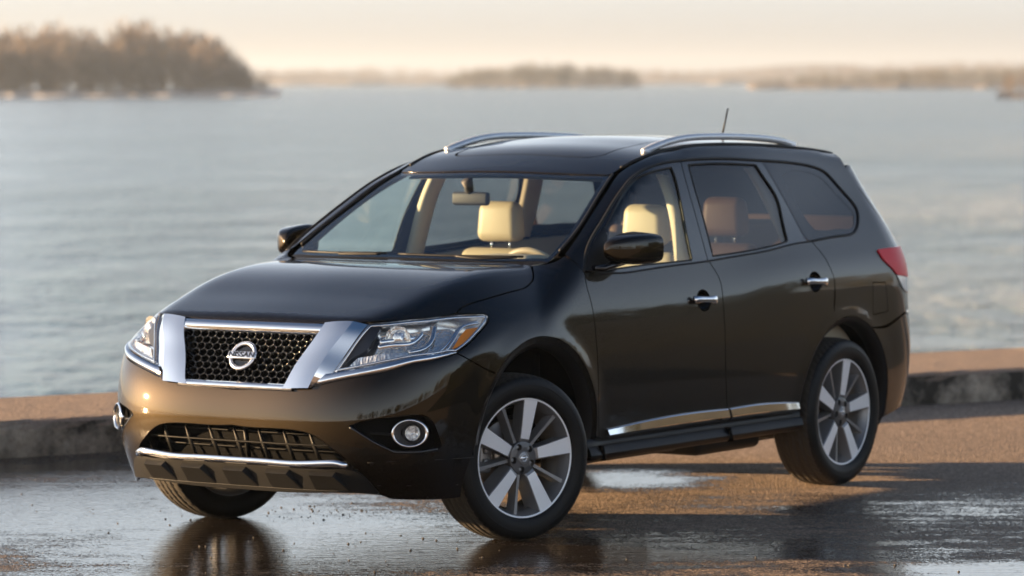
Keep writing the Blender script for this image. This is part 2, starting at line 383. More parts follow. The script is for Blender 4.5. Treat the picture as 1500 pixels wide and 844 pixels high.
def mesh_vf(name, parts, m, parent, side=1, smooth_sh=True, mis=None, recalc=True):
    V, f, mi = [], [], []; k = 0
    for q, (a, b) in enumerate(parts):
        a = np.asarray(a, float)
        V.append(a); f += [tuple(i+k for i in t) for t in b]; mi += [mis[q] if mis else 0]*len(b); k += len(a)
    V = np.concatenate(V)
    if side < 0: V = mir(V); f = [tuple(reversed(a)) for a in f]
    me = bpy.data.meshes.new(name); me.from_pydata([tuple(v) for v in V], [], f); me.update()
    me.polygons.foreach_set('material_index', np.asarray(mi, np.int32))
    me.polygons.foreach_set('use_smooth', np.full(len(me.polygons), smooth_sh))
    if recalc:
        bm = bmesh.new(); bm.from_mesh(me); bmesh.ops.recalc_face_normals(bm, faces=bm.faces); bm.to_mesh(me); bm.free()
    return link(name, me, m, parent)
def tube(P, r, n=8, closed=False, caps=True, rz=None):
    """round (or flattened: rz) bar along points"""
    P = np.asarray(P, float); N = len(P)
    T = (np.roll(P, -1, 0)-np.roll(P, 1, 0)) if closed else np.gradient(P, axis=0)
    T /= np.maximum(np.linalg.norm(T, axis=1), 1e-9)[:, None]
    ref = np.tile([0, 0, 1.], (N, 1)); bad = np.abs(T[:, 2]) > .95; ref[bad] = [1, 0, 0]
    A = np.cross(T, ref); A /= np.linalg.norm(A, axis=1)[:, None]; Bv = np.cross(A, T)
    r = np.broadcast_to(np.asarray(r, float), (N,)); r2 = r if rz is None else np.broadcast_to(np.asarray(rz, float), (N,))
    V = []; f = []
    for k in range(n):
        a = 2*math.pi*k/n; V.append(P+A*(math.cos(a)*r)[:, None]+Bv*(math.sin(a)*r2)[:, None])
    V = np.concatenate(V)
    for k in range(n):
        kk = (k+1) % n
        for i in range(N if closed else N-1):
            j = (i+1) % N; f.append((k*N+i, k*N+j, kk*N+j, kk*N+i))
    if caps and not closed: f.append(tuple(k*N for k in range(n))); f.append(tuple(k*N+N-1 for k in reversed(range(n))))
    return V, f
def rbox(c, s, bev=.02, seg=3, rot=None, taper=None):
    """rounded box -> (V, faces); taper scales x,y at the top"""
    bm = bmesh.new(); bmesh.ops.create_cube(bm, size=1)
    for v in bm.verts:
        v.co = Vector((v.co.x*s[0], v.co.y*s[1], v.co.z*s[2]))
        if taper and v.co.z > 0: v.co.x *= taper[0]; v.co.y *= taper[1]
    if bev: bmesh.ops.bevel(bm, geom=bm.edges[:], offset=bev, segments=seg, profile=.5, affect='EDGES')
    mtx = (rot.to_4x4() if rot else Matrix.Identity(4))
    V = np.array([tuple(mtx @ v.co+Vector(c)) for v in bm.verts]); bm.verts.index_update()
    f = [tuple(v.index for v in q.verts) for q in bm.faces]; bm.free()
    return V, f
def prism(poly, y0, y1, axis=1):
    """polygon (2D) extruded along an axis"""
    n = len(poly); V = []
    for yv in (y0, y1):
        for a, b in poly: V.append((a, yv, b) if axis == 1 else ((yv, a, b) if axis == 0 else (a, b, yv)))
    f = [tuple(range(n)), tuple(range(2*n-1, n-1, -1))]+[(i, (i+1) % n, n+(i+1) % n, n+i) for i in range(n)]
    return np.array(V, float), f
def lathe(prof, n=64, a0=0, a1=2*math.pi):
    """profile (r, y) turned about the y axis"""
    full = abs(a1-a0-2*math.pi) < 1e-6; m = n if full else n+1; V = []; f = []
    for r, y in prof:
        for k in range(m): a = a0+(a1-a0)*k/n; V.append((r*math.cos(a), y, r*math.sin(a)))
    for i in range(len(prof)-1):
        for k in range(n): kk = (k+1) % m; f.append((i*m+k, i*m+kk, (i+1)*m+kk, (i+1)*m+k))
    return np.array(V), f
def xf(vf, mtx): V, f = vf; return np.array([tuple(mtx @ Vector(v)) for v in V]), f
def empty(name, loc=(0, 0, 0), parent=None):
    o = bpy.data.objects.new(name, None); COL.objects.link(o); o.location = loc; o.empty_display_size = .3
    if parent: o.parent = parent
    return o
def tag(o, label=None, cat=None, group=None, kind=None):
    if label: o['label'] = label
    if cat: o['category'] = cat
    if group: o['group'] = group
    if kind: o['kind'] = kind
    return o
# ------------------------------------------------------------------ the place: road, sea wall, water, shores, woods, air
WATER_Z = -1.0
KD = np.array([-6.605, 2.959]); KD /= np.linalg.norm(KD); KP0 = np.array([-1.627, -3.676]); KN2 = np.array([KD[1], -KD[0]]); KN2 *= -1 if KN2 @ (CAM_O[:2]-KP0) < 0 else 1   # KN2 points to the road
def kpt(s, d): return KP0+KD*s-KN2*d      # s along the wall, d beyond its foot towards the water
def gpt(px, py): return at(px, py, 2, 0.)[:2]

# road: one sheet from the wall inland
def grid_sheet(name, pts, m, z=0):
    me = bpy.data.meshes.new(name); me.from_pydata([(a, b, z) for a, b in pts], [], [tuple(range(len(pts)))]); return link(name, me, m)
asph = mat('wet_asphalt', (.06, .05, .045), .8)
def build_asphalt(m):
    nt = m.node_tree; b = bsdf(m)
    tc = nd(m, 'ShaderNodeTexCoord')
    def noise(scale, detail=4, rough=.5, vec=None, s3=None):
        n = nd(m, 'ShaderNodeTexNoise'); n.inputs['Scale'].default_value = scale; n.inputs['Detail'].default_value = detail; n.inputs['Roughness'].default_value = rough
        src = vec or tc.outputs['Object']
        if s3:
            mp = nd(m, 'ShaderNodeMapping', vector_type='TEXTURE'); mp.inputs['Scale'].default_value = tuple(1/q for q in s3); mp.inputs['Rotation'].default_value = (0, 0, CAM_YAW-math.pi/2); lk(m, src, mp.inputs[0]); src = mp.outputs[0]
        lk(m, src, n.inputs[0]); return n
    def math_(op, a, bb=None, c=None, clamp=False):
        n = nd(m, 'ShaderNodeMath', operation=op); n.use_clamp = clamp
        for i, v in enumerate((a, bb, c)):
            if v is None: continue
            if isinstance(v, (int, float)): n.inputs[i].default_value = v
            else: lk(m, v, n.inputs[i])
        return n.outputs[0]
    def mrange(v, a, bb, c, d):
        n = nd(m, 'ShaderNodeMapRange'); n.interpolation_type = 'SMOOTHSTEP'
        lk(m, v, n.inputs[0])
        for i, q in enumerate((a, bb, c, d)): n.inputs[1+i].default_value = q
        return n.outputs[0]
    def mixc(fac, c1, c2):
        n = nd(m, 'ShaderNodeMix', data_type='RGBA')
        for i, v in ((0, fac), (6, c1), (7, c2)):
            if isinstance(v, tuple): n.inputs[i].default_value = (*v, 1)
            elif isinstance(v, (int, float)): n.inputs[i].default_value = v
            else: lk(m, v, n.inputs[i])
        return n.outputs[2]
    # aggregate
    vo = nd(m, 'ShaderNodeTexVoronoi'); vo.inputs['Scale'].default_value = 105; lk(m, tc.outputs['Object'], vo.inputs[0])
    vo2 = nd(m, 'ShaderNodeTexVoronoi'); vo2.inputs['Scale'].default_value = 52; lk(m, tc.outputs['Object'], vo2.inputs[0])
    # wet patches: soft pools where water lies, frayed by noise
    pools = WET
    n_big = noise(.9, 5, .6); n_mid = noise(5., 4, .6); n_str = noise(1.0, 5, .65, s3=(1.6, 5.5, 1))
    sep = nd(m, 'ShaderNodeSeparateXYZ'); lk(m, tc.outputs['Object'], sep.inputs[0])
    wet = None
    for (x, y, rx, ry, w) in pools:
        # ellipse axes follow the view's cross direction
        ca, sa = RT[0], RT[1]; ln = math.hypot(ca, sa); ca /= ln; sa /= ln
        dx = math_('SUBTRACT', sep.outputs[0], x); dy = math_('SUBTRACT', sep.outputs[1], y)
        u = math_('ADD', math_('MULTIPLY', dx, ca/rx), math_('MULTIPLY', dy, sa/rx)); v = math_('ADD', math_('MULTIPLY', dx, -sa/ry), math_('MULTIPLY', dy, ca/ry))
        d = math_('SQRT', math_('ADD', math_('MULTIPLY', u, u), math_('MULTIPLY', v, v)))
        q = math_('MULTIPLY', math_('SUBTRACT', 1.0, d), w)
        wet = q if wet is None else math_('MAXIMUM', wet, q)
    wet = math_('MINIMUM', wet, .95)
    wsum = math_('ADD', wet, math_('MULTIPLY', math_('SUBTRACT', n_big.outputs[0], .5), 1.1))
    wsum = math_('ADD', wsum, math_('MULTIPLY', math_('SUBTRACT', n_str.outputs[0], .5), 2.2))
    wsum = math_('ADD', wsum, math_('MULTIPLY', math_('SUBTRACT', n_mid.outputs[0], .5), .7))
    rnd = nd(m, 'ShaderNodeSeparateColor'); lk(m, vo.outputs['Color'], rnd.inputs[0]); rnd2 = nd(m, 'ShaderNodeSeparateColor'); lk(m, vo2.outputs['Color'], rnd2.inputs[0])
    wsum = math_('ADD', wsum, math_('MULTIPLY', math_('SUBTRACT', rnd.outputs[1], .5), .75)); wsum = math_('ADD', wsum, math_('MULTIPLY', math_('SUBTRACT', rnd2.outputs[1], .5), .35))
    damp = mrange(wsum, -.55, .10, 0., 1.); film = mrange(wsum, -.05, .40, 0., 1.)
    fine = noise(260, 3); 
    stone = mixc(vo.outputs['Color'], (.15, .115, .09), (.60, .45, .335))
    sp2 = nd(m, 'ShaderNodeSeparateColor'); lk(m, vo.outputs['Color'], sp2.inputs[0])
    stone = mixc(sp2.outputs[0], (.11, .086, .068), (.66, .495, .37)); sp3 = nd(m, 'ShaderNodeSeparateColor'); lk(m, vo2.outputs['Color'], sp3.inputs[0]); stone = mixc(mrange(sp3.outputs[0], .55, .95, 0., .55), stone, (.10, .082, .066))
    stone = mixc(mrange(noise(.45, 4, .6).outputs[0], .42, .64, 0., .25), stone, (.16, .130, .108))
    dry = mixc(mrange(n_mid.outputs[0], .3, .7, 0., .30), stone, (.38, .285, .21))
    wetc = mixc(.94, dry, (.006, .005, .0045))
    col = mixc(damp, dry, wetc); lk(m, col, b.inputs['Base Color'])
    rough = math_('ADD', math_('MULTIPLY', damp, -.50), .86); 
    rf = math_('MULTIPLY', film, -.29); rough = math_('ADD', rough, rf)
    rough = math_('MAXIMUM', math_('ADD', rough, math_('MULTIPLY', math_('SUBTRACT', fine.outputs[0], .5), .06)), .03)
    lk(m, rough, b.inputs['Roughness'])
    # relief: stones stand out when dry, drown under the film
    h1 = math_('ADD', math_('MULTIPLY', vo.outputs['Distance'], -.9), math_('MULTIPLY', vo2.outputs['Distance'], -.7))
    h1 = math_('ADD', h1, math_('MULTIPLY', fine.outputs[0], .5)); n_rip = noise(16., 3, .6, s3=(.5, 1.6, 1)); 
    amp = mrange(film, 0., 1., 1., .022)
    bp = nd(m, 'ShaderNodeBump'); bp.inputs['Distance'].default_value = .009; bp.inputs['Strength'].default_value = 1.
    lk(m, math_('ADD', math_('MULTIPLY', h1, amp), math_('MULTIPLY', math_('MULTIPLY', n_rip.outputs[0], film), .22)), bp.inputs['Height']); lk(m, bp.outputs[0], b.inputs['Normal'])
    lk(m, math_('ADD', math_('MULTIPLY', film, .38), .12), b.inputs['Specular IOR Level'])
def pool(px, py, rx, ry, w=1.): x, y = gpt(px, py); return (x, y, rx, ry, w)
WET = [pool(120, 745, 1.7, 1.6, 1.9), pool(430, 790, 1.3, 1.6, 1.7), pool(700, 812, 1.5, .8, 1.2), pool(900, 703, .45, .5, 1.5), pool(1000, 808, .9, .45, .7), pool(1440, 838, .65, .45, 1.3), pool(1420, 752, .5, .35, .22), pool(80, 690, 1.5, .9, .9), pool(1150, 808, .8, .4, .35), pool(300, 844, 1.6, .5, .6)]
build_asphalt(asph)
far = 260
road = grid_sheet('road', [kpt(-far, .06), kpt(far, .06), kpt(far, -far), kpt(-far, -far)], asph); road['kind'] = 'structure'
# a few loose stones on the road
random.seed(4); parts = []
for i in range(260):
    if i < 80: px, py = random.uniform(20, 470), random.uniform(720, 840)
    elif i < 150: px, py = random.gauss(480, 60), random.gauss(750, 9)
    else: px, py = random.uniform(450, 1450), random.uniform(745, 842)
    x, y = gpt(px, py); r = random.choice([.002, .0025, .003, .004, .006]); bm = bmesh.new(); bmesh.ops.create_icosphere(bm, subdivisions=1, radius=r)
    V = np.array([tuple(v.co) for v in bm.verts]); V *= [random.uniform(.7, 1.4), random.uniform(.7, 1.3), random.uniform(.5, .9)]; V += [x, y, r*.4]
    bm.verts.index_update(); parts.append((V, [tuple(v.index for v in q.verts) for q in bm.faces])); bm.free()
tag(mesh_vf('gravel', parts, mat('gravel_stone', (.10, .085, .07), .8), None, smooth_sh=False), kind='stuff')

# sea wall: low weathered concrete kerb
conc = mat('weathered_concrete', (.3, .25, .2), .9)
def build_conc(m):
    tc = nd(m, 'ShaderNodeTexCoord'); b = bsdf(m)
    n1 = nd(m, 'ShaderNodeTexNoise'); n1.inputs['Scale'].default_value = 2.2; n1.inputs['Detail'].default_value = 8; n1.inputs['Roughness'].default_value = .7; lk(m, tc.outputs['Object'], n1.inputs[0])
    n2 = nd(m, 'ShaderNodeTexNoise'); n2.inputs['Scale'].default_value = 60; n2.inputs['Detail'].default_value = 5; lk(m, tc.outputs['Object'], n2.inputs[0])
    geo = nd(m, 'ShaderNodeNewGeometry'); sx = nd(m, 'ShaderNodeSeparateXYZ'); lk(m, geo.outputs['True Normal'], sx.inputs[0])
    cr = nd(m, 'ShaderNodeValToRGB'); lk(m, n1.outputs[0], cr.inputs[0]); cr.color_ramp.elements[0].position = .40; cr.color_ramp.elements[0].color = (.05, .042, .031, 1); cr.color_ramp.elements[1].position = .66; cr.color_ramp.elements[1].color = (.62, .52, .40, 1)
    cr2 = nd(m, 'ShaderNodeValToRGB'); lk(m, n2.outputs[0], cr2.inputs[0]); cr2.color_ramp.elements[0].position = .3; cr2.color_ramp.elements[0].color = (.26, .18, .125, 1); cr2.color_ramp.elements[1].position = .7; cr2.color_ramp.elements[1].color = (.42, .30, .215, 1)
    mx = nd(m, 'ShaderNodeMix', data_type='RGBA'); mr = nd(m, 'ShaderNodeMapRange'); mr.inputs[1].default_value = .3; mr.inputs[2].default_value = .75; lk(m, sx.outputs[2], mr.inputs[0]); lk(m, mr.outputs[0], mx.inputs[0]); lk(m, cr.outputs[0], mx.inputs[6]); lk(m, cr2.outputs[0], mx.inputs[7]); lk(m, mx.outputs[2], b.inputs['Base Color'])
    bp = nd(m, 'ShaderNodeBump'); bp.inputs['Distance'].default_value = .03; bp.inputs['Strength'].default_value = .8; ad = nd(m, 'ShaderNodeMath', operation='MULTIPLY_ADD'); lk(m, n2.outputs[0], ad.inputs[0]); ad.inputs[1].default_value = .25; lk(m, n1.outputs[0], ad.inputs[2]); lk(m, ad.outputs[0], bp.inputs['Height']); lk(m, bp.outputs[0], b.inputs['Normal'])
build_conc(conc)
random.seed(11); parts = []; s = -70.; HK = .205
rng = np.random.default_rng(5)
first = True
while s < 70:
    L = random.uniform(4.6, 6.6); n = int(L/.12)+2; ss = np.linspace(s+.006, s+L-.006, n)
    prof = [(.0, -.05), (.004, .06), (.012, .15), (.022, HK-.022), (.045, HK-.005), (.10, HK), (1.36, HK+.012), (1.40, HK-.02), (1.42, -1.6)]
    rows = []
    for j, (d, z) in enumerate(prof):
        dd = d+(rng.normal(0, .006, n) if j < 6 else rng.normal(0, .012, n)*(j > 7)); zz = z+(rng.normal(0, .003, n) if 0 < j < 5 else 0)
        rows.append(np.array([[*kpt(a, q), w] for a, q, w in zip(ss, dd, np.broadcast_to(zz, (n,)))]))
    parts.append(strip(rows)); 
    ends = [np.array([r[0] for r in rows]), np.array([r[-1] for r in rows])]
    for e in ends: parts.append((e, [tuple(range(len(e)))]))
    s += L
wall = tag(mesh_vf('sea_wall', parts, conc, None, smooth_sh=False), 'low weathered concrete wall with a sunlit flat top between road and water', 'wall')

# water
wat = mat('lake_water', (.06, .115, .155), .06, spec=.5); 
def build_water(m):
    tc = nd(m, 'ShaderNodeTexCoord'); b = bsdf(m); b.inputs['IOR'].default_value = 1.33
    def nz(s, det, sc=(1, 1, 1)):
        mp = nd(m, 'ShaderNodeMapping', vector_type='TEXTURE'); mp.inputs['Rotation'].default_value = (0, 0, CAM_YAW); mp.inputs['Scale'].default_value = tuple(1/q for q in sc); n = nd(m, 'ShaderNodeTexNoise'); n.inputs['Scale'].default_value = s; n.inputs['Detail'].default_value = det; n.inputs['Roughness'].default_value = .6
        lk(m, tc.outputs['Object'], mp.inputs[0]); lk(m, mp.outputs[0], n.inputs[0]); return n
    a = nz(1.3, 6, (.9, 1.5, 1)); c = nz(.5, 4, (.7, 1.1, 1)); w = nz(.02, 4, (1.0, .6, 1))
    ad = nd(m, 'ShaderNodeMath', operation='MULTIPLY_ADD'); lk(m, c.outputs[0], ad.inputs[0]); ad.inputs[1].default_value = 2.2; lk(m, a.outputs[0], ad.inputs[2])
    # wind-ruffled and calmer tracts
    mr = nd(m, 'ShaderNodeMapRange'); w2 = nz(.22, 5, (.7, 1.0, 1)); wm = nd(m, 'ShaderNodeMath', operation='MULTIPLY_ADD'); lk(m, w2.outputs[0], wm.inputs[0]); wm.inputs[1].default_value = .8; lk(m, w.outputs[0], wm.inputs[2]); lk(m, wm.outputs[0], mr.inputs[0]); mr.inputs[1].default_value = .68; mr.inputs[2].default_value = 1.12; mr.inputs[3].default_value = .22; mr.inputs[4].default_value = 1.35
    # chop raised towards the right, to darken that side of the bay
    dp = nd(m, 'ShaderNodeVectorMath', operation='DOT_PRODUCT'); lk(m, tc.outputs['Object'], dp.inputs[0]); dp.inputs[1].default_value = (RT[0], RT[1], 0)
    df = nd(m, 'ShaderNodeVectorMath', operation='DOT_PRODUCT'); lk(m, tc.outputs['Object'], df.inputs[0]); df.inputs[1].default_value = (FW[0], FW[1], 0)
    off = float(CAM_O[:2] @ FW[:2]); offr = float(CAM_O[:2] @ RT[:2])
    a1 = nd(m, 'ShaderNodeMath', operation='SUBTRACT'); lk(m, df.outputs['Value'], a1.inputs[0]); a1.inputs[1].default_value = off
    a2 = nd(m, 'ShaderNodeMath', operation='SUBTRACT'); lk(m, dp.outputs['Value'], a2.inputs[0]); a2.inputs[1].default_value = offr
    rt_ = nd(m, 'ShaderNodeMath', operation='DIVIDE'); lk(m, a2.outputs[0], rt_.inputs[0]); lk(m, a1.outputs[0], rt_.inputs[1])
    br = nd(m, 'ShaderNodeMapRange'); lk(m, rt_.outputs[0], br.inputs[0]); br.inputs[1].default_value = -.13; br.inputs[2].default_value = .13; br.inputs[3].default_value = .38; br.inputs[4].default_value = 5.5
    st_ = nd(m, 'ShaderNodeMath', operation='MULTIPLY'); lk(m, mr.outputs[0], st_.inputs[0]); lk(m, br.outputs[0], st_.inputs[1])
    bp = nd(m, 'ShaderNodeBump'); sc_ = nd(m, 'ShaderNodeMath', operation='MULTIPLY'); lk(m, ad.outputs[0], sc_.inputs[0]); lk(m, st_.outputs[0], sc_.inputs[1]); lk(m, sc_.outputs[0], bp.inputs['Height']); bp.inputs['Distance'].default_value = .46
    lk(m, bp.outputs[0], b.inputs['Normal']); b.inputs['Roughness'].default_value = .16
build_water(wat)
W = 9000
water = grid_sheet('water', [kpt(-W, 1.30), kpt(W, 1.30), kpt(W, W), kpt(-W, W)], wat, WATER_Z); water['kind'] = 'structure'

# far shores: a point at picture column px and distance D
def fpt(px, D):
    d = ray(px, 300); d = np.array([d[0], d[1]]); d /= np.linalg.norm(d); c = math.cos(math.atan2(px-750, CAM_F)); return CAM_O[:2]+d*(D/c)
PXM = lambda D: D/CAM_F      # metres per pixel at distance D
snow = mat('pale_shore_sand', (.62, .54, .46), .9); noise_color(snow, .05, (.44, .39, .34), (.62, .57, .52)); dune = mat('brown_shore', (.26, .22, .18), .9)
def shore(name, runs, D, depth, hgt, m):
    """low bank: front edge at distance D along columns, rising to hgt at the back"""
    cols = np.linspace(runs[0], runs[1], 60); rng = np.random.default_rng(int(D))
    rows = []
    for t, h in ((0, WATER_Z-.3), (.0, WATER_Z+.05), (.15, WATER_Z+hgt*.7), (.4, WATER_Z+hgt), (1., WATER_Z+hgt*1.1)):
        rows.append(np.array([[*fpt(c, D+depth*t+rng.normal(0, depth*.02)), h+(rng.normal(0, hgt*.12) if t > 0 else 0)] for c in cols]))
    return tag(mesh_vf(name, [strip(rows)], m, None), kind='structure')
def wood_mesh(name, trees, m, seed, twig=90, dens=1., lf=1.):
    """bare winter wood: trunks, forking limbs and sprays of twigs"""
    rng = np.random.default_rng(seed); V, f = [], []; k = 0
    for (x, y, z, h, wd) in trees:
        def blade(a, b, w0, w1):
            nonlocal k
            a, b = np.array(a), np.array(b); t = b-a; s1 = np.cross(t, rng.normal(0, 1, 3)); s1 /= max(np.linalg.norm(s1), 1e-6); s2 = np.cross(t/max(np.linalg.norm(t), 1e-6), s1)
            for q, w in ((a, w0), (b, w1)):
                for ang in (0, 2.1, 4.2): V.append(q+(s1*math.cos(ang)+s2*math.sin(ang))*w)
            f.extend([(k, k+1, k+4, k+3), (k+1, k+2, k+5, k+4), (k+2, k, k+3, k+5)]); k += 6
        top = np.array([x+rng.normal(0, .04*h), y+rng.normal(0, .04*h), z+h*.62]); blade((x, y, z-.5), top, .030*h*.8, .012*h)
        for i in range(7):
            a = rng.uniform(.25, .6); st = np.array([x, y, z])*(1-a/.62)+top*(a/.62); an = rng.uniform(0, 6.28); ln = h*rng.uniform(.25, .45)
            blade(st, st+np.array([math.cos(an)*ln*.6, math.sin(an)*ln*.6, ln*.75]), .010*h, .004*h)
        for i in range(int(twig*dens)):
            u = rng.normal(0, 1, 3); u /= np.linalg.norm(u); r = rng.uniform(.2, 1)**.5
            c = np.array([x+u[0]*r*wd, y+u[1]*r*wd, z+h*.54+u[2]*r*h*.46]);
            if c[2] < z+.08*h: c[2] = z+.08*h+rng.uniform(0, .2)*h
            t = rng.normal(0, .45, 3)+[u[0]*.35, u[1]*.35, .9]; t /= np.linalg.norm(t); n = np.cross(t, rng.normal(0, 1, 3)); n /= np.linalg.norm(n); s_ = h*rng.uniform(.04, .10)*lf; b2 = np.cross(n, t)*.42
            V.extend([c-t*s_, c+b2*s_*.45, c+t*s_*1.2, c-b2*s_*.5]); f.append((k, k+1, k+2, k+3)); k += 4
    me = bpy.data.meshes.new(name); me.from_pydata([tuple(v) for v in V], [], f); me.update(); return link(name, me, m)
bark = mat('bare_twigs', (.12, .085, .06), .9); noise_color(bark, .12, (.18, .142, .112), (.26, .195, .15))
pine = mat('evergreen_needles', (.045, .05, .03), .9); noise_color(pine, .15, (.10, .10, .08), (.17, .145, .11))
def wood_line(name, prof, D, depth, seed, n, m, spread=1., zb=.8, twig=90):
    """prof: (px, height in picture pixels)"""
    rng = np.random.default_rng(seed); T = []
    pxs = np.array([p[0] for p in prof]); hs = np.array([p[1] for p in prof])
    for i in range(n):
        px = rng.uniform(pxs[0], pxs[-1]); q = rng.uniform(0, 1); d = D+depth*q; h = np.interp(px, pxs, hs)*PXM(D)*rng.choice([rng.uniform(.55, .8), rng.uniform(.8, 1.0)])*(1+.1*q)
        x, y = fpt(px, d); T.append((x, y, WATER_Z+zb, h, h*rng.uniform(.22, .36)*spread))
    return wood_mesh(name, T, m, seed, twig)
shore('shore', (-260, 412), 740, 60, 1.1, snow)
w1 = wood_line('bare_wood', [(-240, 96), (0, 98), (60, 100), (100, 106), (118, 98), (165, 96), (175, 110), (200, 108), (250, 102), (300, 92), (335, 74), (352, 54), (366, 40), (380, 22), (396, 10)], 752, 60, 3, 300, bark, .8, .8, 110); tag(w1, kind='stuff')
tag(wood_line('undergrowth', [(-240, 30), (0, 34), (200, 36), (330, 32), (368, 22), (380, 12)], 748, 40, 13, 150, bark, 1.6, .5, 60), kind='stuff')
x, y = fpt(384, 760); lt = empty('bare_tree', (x, y, WATER_Z+.6)); cr_ = wood_mesh('crown', [(0, 0, 0, 40*PXM(760), 2.6)], bark, 8, 110); cr_.parent = lt; mesh_vf('trunk', [tube(np.array([(0, 0, -.5), (.1, 0, 1.4), (.05, .1, 3.2)]), [.16, .12, .06], 7)], bark, lt); tag(lt, 'small bare tree standing alone at the tip of the wooded point', 'tree')
shore('shore', (380, 1600), 2300, 500, 3.2, dune)
tag(wood_line('far_wood', [(395, 22), (600, 26), (640, 20), (700, 26), (940, 24), (1000, 18), (1080, 22), (1300, 30), (1600, 34)], 2600, 400, 5, 380, bark, 2.4, 2., 60), kind='stuff')
shore('shore', (655, 940), 1500, 80, 1.5, dune)
tag(wood_line('island_wood', [(657, 14), (690, 26), (740, 32), (800, 36), (860, 33), (905, 28), (938, 20)], 1510, 60, 6, 130, pine, 1.6, 1., 90), kind='stuff')
shore('shore', (1095, 1700), 1150, 90, 1.5, dune)
tag(wood_line('shore_wood', [(1100, 8), (1150, 18), (1250, 24), (1400, 30), (1700, 34)], 1170, 100, 7, 200, pine, 1.8, .8, 80), kind='stuff')
shore('shore', (1460, 1700), 590, 30, .9, dune)
tag(wood_line('island_wood', [(1464, 14), (1475, 34), (1500, 44), (1700, 50)], 600, 25, 9, 60, bark, 1.2, .5), kind='stuff')
# hills behind
hillm = mat('wooded_hill', (.12, .10, .085), 1.); noise_color(hillm, .01, (.09, .075, .06), (.17, .13, .10))
cols = np.linspace(-900, 2400, 120); rr = []
hp = lambda c: 15+6*math.sin(c*.006+1.)+5*math.sin(c*.017)+5*math.exp(-((c-560)/90)**2)+2*math.exp(-((c-1280)/160)**2)
for D, t in ((4300, 0), (4700, .8), (5200, 1.), (6000, 0)): rr.append(np.array([[*fpt(c, D), WATER_Z-1+max(hp(c), 8)*t*PXM(5000)] for c in cols]))
tag(mesh_vf('hills', [strip(rr)], hillm, None), kind='structure')

# woods inland, behind and beside the camera: what the paintwork mirrors
def inland(name, a0, a1, r0, r1, n, seed, m, hmin, hmax, twig):
    rng = np.random.default_rng(seed); T = []
    for i in range(n):
        a = R(rng.uniform(a0, a1)); r = rng.uniform(r0, r1); x, y = math.cos(a)*r-1.5, math.sin(a)*r
        if (np.array([x, y])-KP0) @ KN2 < 4: continue
        T.append((x, y, 0, rng.uniform(hmin, hmax), rng.uniform(1.6, 2.8)))
    return wood_mesh(name, T, m, seed, twig)
tag(inland('inland_wood', 8, 172, 55, 72, 150, 21, pine, 3.5, 7, 130), kind='stuff')

# dark thicket and rough grass out of view, added to darken the door reflections
verge_m = mat('added_dark_grass', (.028, .03, .016), .95); noise_color(verge_m, 3., (.012, .013, .010), (.028, .027, .019))
e0 = gpt(1500, 844); e1 = gpt(1500, 590); ed = (e1-e0)/np.linalg.norm(e1-e0); en = np.array([ed[1], -ed[0]]); en *= -1 if en @ RT[:2] < 0 else 1
vp = [e0-ed*2+en*2.2, e1-ed*.5+en*2.2, e1+en*40+ed*30, e0+en*40-ed*2]
verge = grid_sheet('added_verge', vp, verge_m, .012); verge['kind'] = 'structure'
added_bank_rows = [np.array([[*(e0+ed*t+en*(w+.5*math.sin(t*.9)+.3*math.sin(t*2.3))), h*(.8+.2*math.sin(t*.7+1)+.1*math.sin(t*2.9))] for t in np.linspace(-1, 44, 90)]) for w, h in ((8.5, -.05), (10, .7), (12, 1.6), (15, 1.9), (22, 1.4), (30, -.05))]
for r_ in added_bank_rows:
    for q in r_:
        dd_ = (q[:2]-KP0) @ KN2
        if dd_ < 2.5: q[:2] += KN2*(2.5-dd_); q[2] = min(q[2], -.05)
        elif dd_ < 7: q[2] = min(q[2], -.05+(dd_-2.5)*.45)
tag(mesh_vf('bank', [strip(added_bank_rows)], verge_m, None), kind='structure')  # added bank, keeps lit ground between trunks out of the door reflections
rng = np.random.default_rng(77); T = []
for i in range(120):
    q = e0+ed*rng.uniform(2, 34)+en*rng.uniform(13, 26)
    if (q-KP0) @ KN2 < 6: continue
    T.append((q[0], q[1], 1.2, rng.uniform(1.8, 3.4), rng.uniform(1.1, 1.8)))
thick_m = mat('added_dark_thicket', (.02, .022, .014), .95)
tag(wood_mesh('added_thicket', T, thick_m, 31, 210), kind='stuff')  # added out of view, dark for the doors to mirror

# the air: thin even haze over the lake
hz = bpy.data.materials.new('haze_air'); hz.use_nodes = True; hz.node_tree.nodes.clear()
ho = nd(hz, 'ShaderNodeOutputMaterial'); pv = nd(hz, 'ShaderNodeVolumePrincipled'); pv.inputs['Color'].default_value = (.75, .86, 1.0, 1); pv.inputs['Density'].default_value = HAZE; pv.inputs['Anisotropy'].default_value = .3
lk(hz, pv.outputs[0], ho.inputs['Volume'])
bm = bmesh.new(); bmesh.ops.create_cube(bm, size=1); me = bpy.data.meshes.new('haze')
for v in bm.verts: v.co = Vector((v.co.x*14000-3000, v.co.y*14000-2000, (v.co.z+.5)*(64-WATER_Z+1.0)+WATER_Z-1.0))
bm.to_mesh(me); bm.free(); hzo = link('haze', me, hz); hzo['kind'] = 'stuff'; hzo.display_type = 'WIRE'
# ------------------------------------------------------------------ the car
car = empty('parked_car'); tag(car, 'dark brown metallic SUV parked on wet asphalt beside the water', 'car')
PA = M['paint']
def both(name, data, m, parent=car):
    return put(name, data, m, parent, 1), put(name, data, m, parent, -1)

